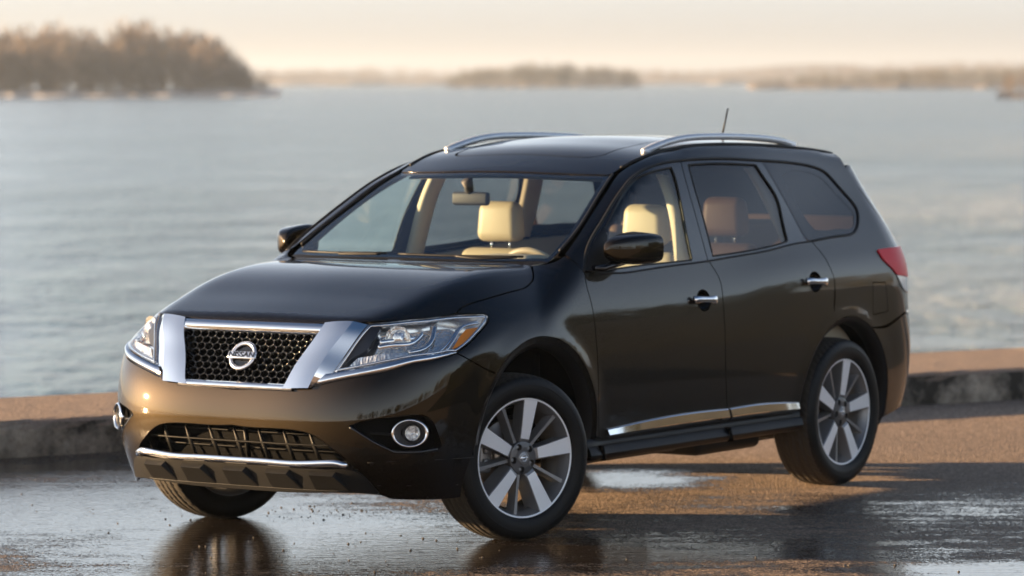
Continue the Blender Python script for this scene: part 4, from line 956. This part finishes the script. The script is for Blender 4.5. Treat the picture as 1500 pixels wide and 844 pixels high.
lamp_loop = loop(lamp_top, lamp_tip, lamp_rear, lamp_bot, lamp_in)
def on(pxs, d, n=None):
    P = S(pxs); P = smooth(P) if len(P) > 2 else P
    return surf(resample(P, .012), d)
for sd in (1, -1):
    hl = put('headlamp', panel(lamp_loop, FRONT, off=.001, res=.03, flange=.004, inset=.003, lip=0), M['lens'], car, sd)
    put('lamp_housing', panel(lamp_loop, FRONT, off=-.075, res=.04, inset=-.004, flange=0), M['lampchrome'], hl, sd)
    q = close_resample(lamp_loop, .015)
    mesh_vf('housing_wall', [strip([surf(q, -.004), surf(q, -.080)], closed=True)], M['lampchrome'], hl, sd)
    dk = loop(S([(486, 546), (504, 521), (525, 491), (540, 474)]), S([(540, 474), (562, 472.3)]), S([(562, 472.3), (545, 498), (532, 514), (516, 522), (498, 541)]), S([(498, 541), (486, 546)]))
    put('inner_bezel', panel(dk, FRONT, off=-.018, res=.03, inset=.002, flange=.03, lip=0), M['lampgrey'], hl, sd)
    mesh_vf('bright_rim', [tube(surf(close_resample(FRONT.solve(inset2(close_resample(FRONT.to2(lamp_loop), .012), .010)), .012), -.006), .006, 8, closed=True)], M['chrome'], hl, sd)
    # upper shelf, running light strip, main and side bowls, amber lamp
    low_ = loop(S([(503, 540), (522, 522), (562, 516), (598, 512)]), S([(598, 512), (603, 519)]), S([(603, 519), (560, 527.5), (503, 540)]), sm=False)
    put('running_light', panel(low_, FRONT, off=-.020, res=.02, inset=.0, flange=.03, lip=0), M['reflector'], hl, sd)
    mb = loop(S([(545, 512), (560, 480), (640, 470)]), S([(640, 470), (632, 492), (612, 508)]), S([(612, 508), (545, 512)]), sm=False)
    put('main_bowl', panel(mb, FRONT, off=-.055, res=.02, inset=0, flange=.01, lip=0), M['reflector'], hl, sd)
    pc = surf(S([(585, 490)]), -.03)[0]; pn = np.array([.93, .34, .05]); rot = Vector(pn).to_track_quat('Y', 'Z').to_matrix().to_4x4(); mt = Matrix.Translation(Vector(pc)) @ rot
    mesh_vf('projector', [xf(lathe([(.058, .0), (.050, -.006), (.042, -.012), (.038, -.004), (.030, .012), (.018, .019), (.0005, .022)], 32), mt)], M['reflector'], hl, sd)
    for run, r1, r2, d in (([(638, 472), (635, 490), (622, 505), (600, 511)], .016, .010, -.028), ([(553, 507), (578, 502), (605, 499), (622, 484)], .006, .012, -.022), ([(556, 498), (590, 492), (612, 490)], .005, .014, -.03), ([(655, 512), (668, 492), (678, 478), (702, 472)], .006, .006, -.006), ([(628, 520), (645, 512), (662, 494), (676, 477), (700, 469)], .007, .007, -.012)):
        mesh_vf('bright_band', [tube(on(run, d), r1, 8, rz=r2)], M['chrome'], hl, sd)
    sb = loop(S([(626, 516), (640, 498), (644, 472)]), S([(644, 472), (662, 471), (672, 476)]), S([(672, 476), (664, 494), (648, 511), (626, 516)]), sm=False)
    put('side_bowl', panel(sb, FRONT, off=-.045, res=.02, inset=0, flange=.01, lip=0), M['reflector'], hl, sd)
    am = loop(S([(662, 510), (674, 490), (683, 479.5)]), S([(683, 479.5), (704, 476)]), S([(704, 476), (696, 490.5), (672, 507.5), (662, 510)]), sm=False)
    put('indicator', panel(am, FRONT, off=-.010, res=.02, inset=.002, flange=.02, lip=0), M['amber'], hl, sd)

# ------------------------------------------------------------------ mirrors, handles, side trims, sills, rails, aerial
for k, sd in enumerate((1, -1)):
    n1, n2 = 26, 28; V = []; f = []; xr_, xf_, zc = -.905, -.655, at(929, 364, 1, 1.03)[2]
    for i in range(n1+1):            # from the flat rear face to the swept nose
        t = i/n1; s = (1-t**2.6)**(1/2.6) if t < 1 else 0.
        yo = .935+.026*(1-t)+.132*(1-t**2.2)**.5 if t < 1 else .945
        yi = .915+.01*t; ym, yh = (yo+yi)/2, max((yo-yi)/2, .004)*(1 if t < 1 else .2); zh = .081*max(s, .02)*(.94+.06*min(1, t*6))
        for j in range(n2):
            a = 2*math.pi*j/n2; ca, sa = math.cos(a), math.sin(a); e = 2/4.2
            yy = math.copysign(abs(ca)**e, ca)*yh; zz = math.copysign(abs(sa)**e, sa)*zh
            out = (yy+ym-.92)/.19
            zz *= 1-.16*out; zz += -.006*out - .006*t
            V.append((xr_+(xf_-xr_)*t-.02*out*(1-t), ym+yy, zc+zz))
    for i in range(n1):
        for j in range(n2): jj = (j+1) % n2; f.append((i*n2+j, i*n2+jj, (i+1)*n2+jj, (i+1)*n2+j))
    dm = mesh_vf('door_mirror', [(np.array(V), f)], PA, car, sd)
    back = np.array(V[:n2]); cc = back.mean(0); b2 = cc+(back-cc)*.96; b2[:, 0] += .012
    mesh_vf('mirror_glass', [(b2, [tuple(range(n2))])], M['chrome'], dm, sd)
    base = S([(872, 391)])[0]
    mesh_vf('mirror_arm', [tube(np.array([base+[0, -.02, -.005], base+[-.012, .03, -.005], [-.78, .95, zc-.06]]), [.045, .04, .045], 10, rz=[.018, .017, .022])], M['gloss_black'], dm, sd)
    # handles
    for hp, door, ln in ((hf, front_doors[k], .078), (hr, rear_doors[k], .078)):
        P0 = SX([(hp[0], hp[2])])[0]; n0 = grad(P0[None])[0]
        rx, rz = CUP; rings = []
        for q in range(7):
            t = q/6*math.pi/2; rr = math.cos(t)*1.0; dd = -.003-.030*math.sin(t)
            ring_ = np.array([(hp[0]+rx*rr*math.cos(a), P0[1], hp[2]+rz*rr*math.sin(a)) for a in np.linspace(0, 2*math.pi, 32, endpoint=False)])
            sp_ = SX(ring_[:, [0, 2]]); rings.append(surf(sp_, dd))
        cup = mesh_vf('handle_cup', [strip(rings, closed=True)], PA, door, sd)
        xs = np.linspace(-.088, .108, 16); u = np.linspace(-1, 1, 16)
        hz = hp[2] + xs*.05
        q = SX(np.stack([hp[0]+xs, hz], 1)); off = .023-.010*np.abs(u)**6
        q = q+grad(q)*off[:, None]
        mesh_vf('handle', [tube(q, .0125, 12, rz=.0155+.007*u**2*(u < 0)*1.0+.003*u**2)], M['chrome'], door, sd)
    # bright strips low on the doors
    for tl_, bl_, nm, door in (([(886.5, 628.4), (953, 613.7), (1010, 604), (1063.5, 598.3)], [(886.5, 641), (976, 628.5), (1020, 622), (1063.5, 616)], 'door_trim', front_doors[k]), ([(1066.5, 598), (1095, 593.2), (1123.4, 590), (1166.5, 588.6)], [(1066.5, 615.5), (1100, 611), (1135, 607), (1165.4, 603)], 'door_trim', rear_doors[k])):
        a, b = rs(S(tl_), 30), rs(S(bl_), 30); mid = a*.40+b*.60; cap0 = np.stack([a[0], mid[0], b[0]]); 
        mesh_vf(nm, [strip([surf(a, -.005), surf(a, .012), surf(a*.93+b*.07, .016)]), strip([surf(a*.93+b*.07, .0165), surf(mid, .0260)]), strip([surf(mid, .0260), surf(b, .012), surf(b, -.005)]),
            (np.array([surf(a[:1], -.005)[0], surf(a[:1], .014)[0], surf(mid[:1], .028)[0], surf(b[:1], .012)[0], surf(b[:1], -.005)[0]]), [(0, 1, 2, 3, 4)]),
            (np.array([surf(a[-1:], -.005)[0], surf(a[-1:], .014)[0], surf(mid[-1:], .028)[0], surf(b[-1:], .012)[0], surf(b[-1:], -.005)[0]]), [(0, 1, 2, 3, 4)])], M['chrome'], door, sd)
    # sill: dark plastic with a shelf that catches the sky
    xs = np.linspace(-.50, -2.47, 60)
    def run(y, z): return np.stack([xs, np.full(60, y), np.full(60, z)], 1)
    base_y = SX([(x_, .41) for x_ in xs])[:, 1]
    def runo(o, z): return np.stack([xs, base_y+o, np.full(60, z)+.0], 1)
    sl = mesh_vf('sill', [strip([runo(-.03, .425), runo(-.004, .418), runo(.0, .385)]), strip([runo(.0, .385), runo(.012, .372), runo(.022, .345)]), strip([runo(.022, .345), runo(.012, .322), runo(-.02, .312), runo(-.3, .30)])], M['sill'], car, sd)
    for x0 in (-.62, -1.765): mesh_vf('sill_joint', [prism([(x0, .315), (x0+.03, .385), (x0+.012, .385), (x0-.015, .315)], SX([(x0, .41)])[0][1]+.0, SX([(x0, .41)])[0][1]+.0275)], M['void'], sl, sd)
    # roof rail: flattened bar rising from two feet
    xr = [-1.545, -1.60, -1.68, -1.80, -1.95, -2.15, -2.4, -2.62, -2.80, -2.93, -3.0, -3.05]
    hh = [.002, .010, .018, .024, .026, .026, .025, .024, .021, .014, .007, .001]
    yr_ = [.587, .587, .586, .585, .584, .583, .580, .576, .572, .568, .566, .563]
    sp1 = Spl(list(zip(xr, hh))); sp2 = Spl(list(zip(xr, yr_))); xx = np.linspace(xr[0], xr[-1], 60)
    base = SXY(np.stack([xx, sp2(xx)], 1)); top_ = base.copy(); top_[:, 2] += np.maximum(sp1(xx), .004)
    wv = np.interp(xx, [-3.05, -2.93, -2.6, -1.8, -1.62, -1.545], [.014, .024, .021, .021, .024, .014])
    feet = []
    rl = mesh_vf('roof_rail', [tube(top_, wv, 12, rz=.0175)], M['chrome_sat'], car, sd)
    for xa, xb in ((-1.555, -1.745), (-3.04, -2.83)):
        xq = np.linspace(xa, xb, 14); bq = SXY(np.stack([xq, sp2(xq)], 1)); tq = bq.copy(); tq[:, 2] += np.maximum(sp1(xq), .004)
        frac = np.linspace(1, 0, 14)**.8; lo = bq*frac[:, None]+tq*(1-frac[:, None])
        a1, a2, b1_, b2_ = tq.copy(), tq.copy(), lo.copy(), lo.copy()
        for z_, o_ in ((a1, .017), (a2, -.017), (b1_, .019), (b2_, -.019)): z_[:, 1] += o_
        b1_[:, 2] -= .004*frac; b2_[:, 2] -= .004*frac
        mesh_vf('rail_foot', [strip([a2, a1, b1_, b2_, a2])], M['chrome_sat'], rl, sd)
ab = SXY([(-2.70, .02)])[0]
ab = at(1054, 207, 1, .12)
abz = SXY([(ab[0], .12)])[0]
ae = mesh_vf('aerial', [tube(np.array([abz+[0, 0, -.002], abz+[-.01, 0, .016], abz+[-.03, 0, .03]]), [.024, .016, .007], 10), tube(np.array([abz+[-.03, 0, .03], abz+[-.085, 0, .165]]), [.0055, .0045], 8)], M['black'], car)
# ------------------------------------------------------------------ wheels
TR = .381
def tyre_mesh(name, parent):
    # cross-section (y outward, r); the tread carries grooves as real relief
    side_o = [(.100, .268), (.108, .275), (.1165, .292), (.1205, .315), (.1190, .338), (.1130, .355), (.1050, .3665)]
    ny = 44; na = 300
    ys = np.linspace(.098, -.098, ny); rows = []
    for y, r in side_o: rows.append((y, r, 0))
    for y in ys: rows.append((y, TR-.0105*(abs(y)/.098)**3.2-.0, 1))
    for y, r in reversed(side_o): rows.append((-y, r, 0))
    rows += [(-.09, .262, 0), (.09, .262, 0)]
    ang = np.linspace(0, 2*math.pi, na, endpoint=False); V = []
    for y, r, t in rows:
        rr = np.full(na, r)
        if t:
            g = 0
            for gy in (-.062, -.021, .021, .062): g = max(g, 1 if abs(y-gy) < .0052 else 0)
            ph = ang*62/(2*math.pi)*1.0
            # slanted blocks, leaning opposite ways on the two halves
            s = (ph + abs(y)*26*(1 if y > 0 else -1) + (.5 if y < 0 else 0)) % 1.0
            cut = (s < .17) & (abs(y) > .026)
            cut2 = ((ph*1.0+y*40) % 1.0 < .12) & (abs(y) <= .021)
            rr = rr-.0075*np.maximum(g, 0)-.0065*(cut | cut2)*(1-min(g, 1))
        elif .33 < r < .372 and abs(y) < .1185:
            s = (ang*62/(2*math.pi)+.25) % 1.0; rr = rr-.0022*(s < .16)*(r > .350)
        V.append(np.stack([rr*np.cos(ang), np.full(na, y), rr*np.sin(ang)], 1))
    n = len(rows); f = []
    for i in range(n):
        ii = (i+1) % n
        for k in range(na): kk = (k+1) % na; f.append((i*na+k, i*na+kk, ii*na+kk, ii*na+k))
    # raised rings and bars on the sidewall
    parts = [(np.concatenate(V), f), lathe([(.284, .1128), (.286, .1150), (.288, .1145)], 96), lathe([(.330, .1200), (.3325, .1215), (.335, .1195)], 96)]
    o = mesh_vf(name, parts, [M['tyre'], M['tread']], parent)
    mi = np.zeros(len(o.data.polygons), np.int32); mi[len(side_o)*na:(len(side_o)+ny-1)*na] = 1; o.data.polygons.foreach_set('material_index', mi)
    o.data.polygons.foreach_set('use_smooth', np.ones(len(o.data.polygons), bool)); return o
def spoke_poly(w0, w1, r0, r1): return [(r0, -w0), (r1, -w1), (r1, w1), (r0, w0)]
def wheel(loc, steer, rot0, side=1, rotspoke=0):
    # the rim is the wheel's own mesh; outer face towards +y
    prof = [(.274, .085), (.2795, .098), (.2810, .1015), (.2795, .1045), (.2665, .1050), (.2640, .1030)]
    barrel = [(.2640, .1030), (.2590, .090), (.2440, .060), (.2400, .0), (.2420, -.06), (.262, -.085), (.275, -.098), (.262, -.098), (.234, -.06), (.232, .0), (.236, .055)]
    rim = mesh_vf('wheel', [lathe(prof, 96), lathe(barrel, 96)], [M['machined'], M['alloy']], car, mis=[0, 1])
    def circ(cx, cz, r, n): return [(cx+r*math.cos(t), cz+r*math.sin(t)) for t in np.linspace(0, 2*math.pi, n, endpoint=False)]
    oc = circ(0, 0, .074, 48); hc = [circ(0.0545*math.cos(R(rot0+36+72*k)), 0.0545*math.sin(R(rot0+36+72*k)), .0155, 20) for k in range(5)]
    pts = oc+sum(hc, [])+[(0, 0)]+circ(0, 0, .030, 16)+circ(0, 0, .0715, 24); pts = [p for q, p in enumerate(pts) if q < 148 or all(math.hypot(p[0]-h[0][0]+.0155*0, p[1]-h[0][1]) > 0 and math.hypot(p[0]-np.mean([z[0] for z in h]), p[1]-np.mean([z[1] for z in h])) > .019 for h in hc)]
    ed_ = [(q, (q+1) % 48) for q in range(48)]+[(48+20*h+q, 48+20*h+(q+1) % 20) for h in range(5) for q in range(20)]
    v_, e_, f_, *_r = delaunay_2d_cdt([Vector(p) for p in pts], ed_, [], 0, 1e-6); v_ = np.array([tuple(p) for p in v_]); f_ = np.array([q for q in f_ if len(q) == 3]); cen = v_[f_].mean(1); ok = np.linalg.norm(cen, axis=1) < .0745
    for h in hc: ok &= ~inpoly(cen, np.array(h))
    yv = .0665-.006*np.clip((np.linalg.norm(v_, axis=1)-.05)/.03, 0, 1)**2
    parts = [(np.stack([v_[:, 0], yv, v_[:, 1]], 1), [tuple(int(t) for t in q) for q in f_[ok]]), lathe([(.074, .0626), (.078, .045), (.076, .0), (.05, -.02)], 48)]
    for h in hc: hh_ = np.array(h); yy_ = .0665-.006*np.clip((np.linalg.norm(hh_, axis=1)-.05)/.03, 0, 1)**2; parts.append(strip([np.stack([hh_[:, 0], yy_, hh_[:, 1]], 1), np.stack([hh_[:, 0], np.full(20, .038), hh_[:, 1]], 1)], closed=True))
    HS = Matrix.Translation((0, .026, 0)); parts = [xf(q, HS) for q in parts]
    hub = mesh_vf('hub', parts, M['alloy_dark'], rim, smooth_sh=False)
    mesh_vf('centre_cap', [xf(lathe([(.0005, .0715), (.026, .0715), (.0295, .070), (.031, .064)], 40), HS)], M['alloy'], rim)
    mesh_vf('cap_emblem', [tube(np.array([(.016*math.cos(a), .0982, .015*math.sin(a)) for a in np.linspace(0, 2*math.pi, 28, endpoint=False)]), .0024, 6, closed=True), rbox((0, .0985, 0), (.044, .003, .009), .001, 1)], M['chrome'], rim)
    for k in range(5):
        a = R(rot0+36+72*k); tm = Matrix.Translation((0.0545*math.cos(a), .026, 0.0545*math.sin(a)))
        mesh_vf('lug_nut', [xf(lathe([(.0005, .056), (.0075, .055), (.009, .050), (.009, .036)], 6), tm), xf(lathe([(.0155, .038), (.0005, .037)], 20), tm)], [M['alloy'], M['void']], rim, smooth_sh=False, mis=[0, 1])
    for k in range(5):
        # broad spoke: machined face and deep grey flanks
        a = R(rot0+72*k); V = []; rr = [.070, .086, .110, .160, .215, .255, .2665]; hw = [.029, .0305, .0325, .0365, .0415, .0455, .0475]; yf = [.084, .0925, .0950, .0985, .1010, .1030, .1035]
        L, Rr, L2, R2 = [], [], [], []
        for r, h, y in zip(rr, hw, yf):
            L.append((r, y, h*.72-.004)); Rr.append((r, y, -h)); L2.append((r, y-.055-.02*(r > .1), h*1.15)); R2.append((r, y-.05-.02*(r > .1), -h*1.05))
        L, Rr, L2, R2 = map(np.array, (L, Rr, L2, R2)); rotm = Matrix.Rotation(-a, 4, 'Y')
        face = strip([L[1:], Rr[1:]]); Lb = L.copy(); Lb[:, 1] -= .004; Lb[:, 2] += .004; Rb = Rr.copy(); Rb[:, 1] -= .003; Rb[:, 2] -= .002
        lit = strip([L, Lb, L2]); rit = strip([Rr, Rb, R2]); inner = strip([L[:2], Rr[:2]])
        mesh_vf('spoke', [xf(face, rotm), xf(lit, rotm), xf(rit, rotm), xf(inner, rotm), xf(strip([L2, R2]), rotm)], [M['machined'], M['alloy']], rim, mis=[0, 1, 1, 1, 1], smooth_sh=False)
        # narrow spoke between, set back
        a = R(rot0+36+72*k); rotm = Matrix.Rotation(-a, 4, 'Y'); rr = [.060, .11, .18, .2640]; hw = [.016, .0125, .0125, .017]; yf = [.072, .076, .081, .089]
        T1 = np.array([(r, y, h*.55) for r, h, y in zip(rr, hw, yf)]); T2 = T1*[1, 1, -1]; B1 = np.array([(r, y-.045, h*1.2) for r, h, y in zip(rr, hw, yf)]); B2 = B1*[1, 1, -1]
        mesh_vf('narrow_spoke', [xf(strip([B1, T1, T2, B2, B1]), rotm)], M['alloy'], rim, smooth_sh=False)
    tyre_mesh('tyre', rim)
    mesh_vf('brake_disc', [lathe([(.085, -.005), (.090, -.028), (.165, -.028), (.167, -.030), (.167, -.054), (.09, -.054)], 64), lathe([(.0005, .0), (.085, -.003), (.090, -.028)], 40)], M['disc'], rim)
    aa = R(4); cal = rbox((0, 0, 0), (.075, .085, .155), .018, 3)
    mesh_vf('brake_caliper', [xf(cal, Matrix.Rotation(-aa, 4, 'Y') @ Matrix.Translation((.150, -.030, 0))), xf(rbox((0, 0, 0), (.045, .03, .05), .01, 2), Matrix.Rotation(-aa, 4, 'Y') @ Matrix.Translation((.150, .012, .035))), xf(rbox((0, 0, 0), (.045, .03, .05), .01, 2), Matrix.Rotation(-aa, 4, 'Y') @ Matrix.Translation((.150, .012, -.035)))], M['alloy'], rim)
    rim.location = loc; rim.rotation_euler = (0, 0, steer + (math.pi if side < 0 else 0))
    return rim
WY = .838
ST = R(-17)
wheel((-.018, WY, TR-.004), ST, 28)
wheel((-.018, -WY, TR-.004), ST, 20, -1)
wheel((-2.905, WY, TR-.004), 0, 28)
wheel((-2.905, -WY, TR-.004), 0, 30, -1)
# underbody, axle parts, exhaust
V, f = rbox((-1.45, 0, .36), (1.95, 1.70, .12), .03, 2); ub = mesh_vf('underbody', [(V, f), rbox((-1.45, 0, .40), (4.4, .95, .12), .03, 2), rbox((.55, 0, .42), (.35, 1.1, .25), .03, 2), rbox((-3.55, 0, .46), (.5, 1.4, .2), .05, 2)], M['void'], car)
mesh_vf('fuel_tank', [rbox((-2.15, .42, .285), (.62, .60, .13), .04, 3), rbox((-1.2, .55, .295), (.95, .32, .06), .02, 2)], M['black'], ub)
mesh_vf('rear_axle', [tube(np.array([(-2.9, -.72, .33), (-2.9, 0, .30), (-2.9, .72, .33)]), .045, 10), tube(np.array([(-2.2, .62, .30), (-2.6, .66, .29), (-2.9, .70, .31)]), .04, 8)], M['black'], ub)
mesh_vf('front_axle', [tube(np.array([(0, -.70, .34), (0, 0, .36), (0, .70, .34)]), .03, 8), tube(np.array([(-.35, .45, .30), (-.1, .60, .28), (0, .72, .27)]), .03, 8), tube(np.array([(-.35, -.45, .30), (-.1, -.60, .28), (0, -.72, .27)]), .03, 8)], M['black'], ub)

# ------------------------------------------------------------------ cabin
def off_panel(run_loop, frame, d, name, m, parent, res=.07):
    return put(name, panel(run_loop, frame, off=-d, res=res, inset=.01, flange=0), m, parent)
put('headliner', panel(sym(roof_half), Top, off=-.045, res=.10, inset=.02, flange=0), M['headliner'], roof)
fl = mesh_vf('cabin_floor', [rbox((-1.9, 0, .52), (3.4, 1.62, .05), .01, 1)], M['trim_dark'], car)
mesh_vf('firewall', [rbox((-.30, 0, .78), (.05, 1.6, .60), .01, 1)], M['void'], car)
mesh_vf('hatch_lining', [rbox((-3.58, 0, .96), (.04, 1.3, .80), .01, 1)], M['tan'], car)
# tops of the inner door linings, cream, and side linings
for k, sd in enumerate((1, -1)):
    xs = np.linspace(-.62, -3.35, 50); bz = np.interp(xs, [-3.35, -2.6, -1.6, -.6], [1.25, 1.235, 1.175, 1.155])
    top_ = SX(np.stack([xs, bz], 1)); a = top_.copy(); a[:, 1] -= .030; b = a.copy(); b[:, 1] -= .06; c = b.copy(); c[:, 1] = .80; c[:, 2] = .55
    mesh_vf('door_lining', [strip([a, b, c])], M['trim_cream'], (front_doors[k]), sd)
    # pillar linings: cream blades behind the B and C pillars and screen pillar
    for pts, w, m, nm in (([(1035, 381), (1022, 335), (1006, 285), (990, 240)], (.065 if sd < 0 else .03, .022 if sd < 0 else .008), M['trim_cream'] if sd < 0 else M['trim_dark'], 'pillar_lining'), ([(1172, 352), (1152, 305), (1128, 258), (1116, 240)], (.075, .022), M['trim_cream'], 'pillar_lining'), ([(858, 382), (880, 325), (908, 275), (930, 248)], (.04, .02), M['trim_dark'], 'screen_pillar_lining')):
        q = surf(resample(smooth(S(pts)), .04), -.045)
        A_, B_ = q.copy(), q.copy(); A_[:, 0] += w[0]; B_[:, 0] -= w[0]; A2, B2 = A_.copy(), B_.copy(); A2[:, 1] -= w[1]*1.6; B2[:, 1] -= w[1]*1.6; A2[:, 0] -= .02; B2[:, 0] += .02
        mesh_vf(nm, [strip([B_, A_, A2, B2, B_])], m, sides[k], sd)
    L_ = [(960.8, 255.6), (974, 292), (983, 334), (988, 384)]; R_ = [(977, 257), (988, 284), (1001, 326), (1008, 383)]; yv = [.60, .67, .735, .79]
    a_ = np.array([at(*q, 1, y) for q, y in zip(L_, yv)]); b_ = np.array([at(*q, 1, y+.03) for q, y in zip(R_, yv)]); c_ = b_.copy(); c_[:, 0] -= .05; d_ = a_.copy(); d_[:, 0] -= .10; d_[:, 1] -= .02
    if sd > 0: mesh_vf('belt_pillar_lining', [strip([rs(d_, 12), rs(a_, 12), rs(b_, 12), rs(c_, 12)])], M['trim_cream'], sides[k], sd)
def seat(x, y, z0=.58, ang=18, head=True, scale=1., hz=None, lm='leather'):
    st = mesh_vf('seat', [rbox((x+.24, y, z0+.16), (.52, .50, .16), .05, 4)], M[lm], car)
    rot = Matrix.Rotation(R(-ang), 3, 'Y')
    bk = rbox((0, 0, .31), (.15, .50, .62), .06, 4, taper=(.8, .86)); bV = np.array([tuple(rot @ Vector(v)+Vector((x, y, z0+.20))) for v in bk[0]])
    b1 = mesh_vf('backrest', [(bV, bk[1])], M[lm], st)
    for s in (-1, 1):
        bo = rbox((.045, s*.205, .30), (.11, .085, .52), .035, 3); V = np.array([tuple(rot @ Vector(v)+Vector((x, y, z0+.20))) for v in bo[0]]); mesh_vf('bolster', [(V, bo[1])], M[lm], b1)
    top = rot @ Vector((0, 0, .62))+Vector((x, y, z0+.20))
    if head:
        hz_ = top.z+.135 if hz is None else hz
        hx = top.x-.03+.02
        hd = mesh_vf('headrest', [rbox((hx, y, hz_), (.115, .265, .205), .048, 5, taper=(.85, .9))], M[lm], st)
        mesh_vf('headrest_posts', [tube(np.array([(hx, y+s*.055, hz_-.05), (hx+.01, y+s*.055, top.z-.05)]), .006, 8) for s in (-1, 1)], M['chrome'], hd)
    return st
for nm, q, yy in (('driver head', (940, 325), .38), ('pass head', (733, 325), -.38), ('rear L', (1060, 290), .40), ('rear far', (845, 308), -.2)): 
    pass
ph = at(729, 325, 1, -.37); dh = at(942, 330, 1, .37); rh = at(1058, 318, 1, .42)
seat(ph[0]+.17, -.37, ph[2]-.135-.62*.95-.2, 18)
seat(dh[0]+.17, .37, dh[2]-.135-.62*.95-.2, 18)
seat(rh[0]+.17, .42, rh[2]-.135-.62*.95-.2, 18, lm='tan')
seat(rh[0]+.17, -.42, rh[2]-.20-.62*.95-.2, 18, False, lm='tan')
seat(rh[0]+.17, .0, rh[2]-.20-.62*.95-.2, 18, False, lm='tan')
for y in (.36, -.36): seat(-3.02, y, .55, 16, lm='tan', head=False)
cl = at(1115, 350, 1, .30); mesh_vf('child_harness', [rbox((cl[0], .30, cl[2]), (.10, .16, .10), .03, 3), rbox((cl[0]-.03, .24, cl[2]-.06), (.14, .10, .12), .03, 3)], M['pinkred'], car)
# dashboard with hood over the dials, wheel, mirror
dz = [(-.40, 1.195), (-.52, 1.225), (-.70, 1.205), (-.80, 1.15), (-.82, 1.0), (-.70, .75)]
ys = np.linspace(-.76, .76, 30); rows = []
for x, z in dz: rows.append(np.stack([x-.10*(ys/.76)**2*(x > -.6), ys, np.full(30, z)-.02*(ys/.76)**4], 1))
dash = mesh_vf('dashboard', [strip(rows)], M['dash'], car)
pod = at(757, 374, 1, .37); mesh_vf('dial_hood', [rbox((-.72, .37, 1.215), (.28, .40, .085), .04, 4, taper=(.7, .8))], M['trim_cream'], dash)
wc = at(790, 385, 1, .37); sw_c = Vector((-.93, .37, 1.10))
sw = empty_rot = Matrix.Translation(sw_c) @ Matrix.Rotation(R(-64), 4, 'Y')
stw = mesh_vf('steering_wheel', [xf(tube(np.array([(.19*math.cos(a), .19*math.sin(a), 0) for a in np.linspace(0, 2*math.pi, 48, endpoint=False)]), .017, 10, closed=True), sw), xf(rbox((0, 0, -.02), (.16, .17, .06), .025, 3), sw), xf(rbox((0, 0, -.01), (.03, .34, .02), .008, 2), sw), xf(rbox((-.09, 0, -.01), (.18, .03, .02), .008, 2), sw)], M['leather'], car)
mr = at(690, 291, 1, .0); mr = at(690, 291, 0, -1.02)
im = mesh_vf('rear_view_mirror', [rbox((-1.02, mr[1], mr[2]), (.035, .215, .066), .016, 3)], M['trim_dark'], car)
mesh_vf('mirror_stalk', [tube(np.array([(-1.02, mr[1], mr[2]+.02), (-.985, mr[1]-.0, mr[2]+.09)]), [.014, .03], 8)], M['trim_dark'], im)
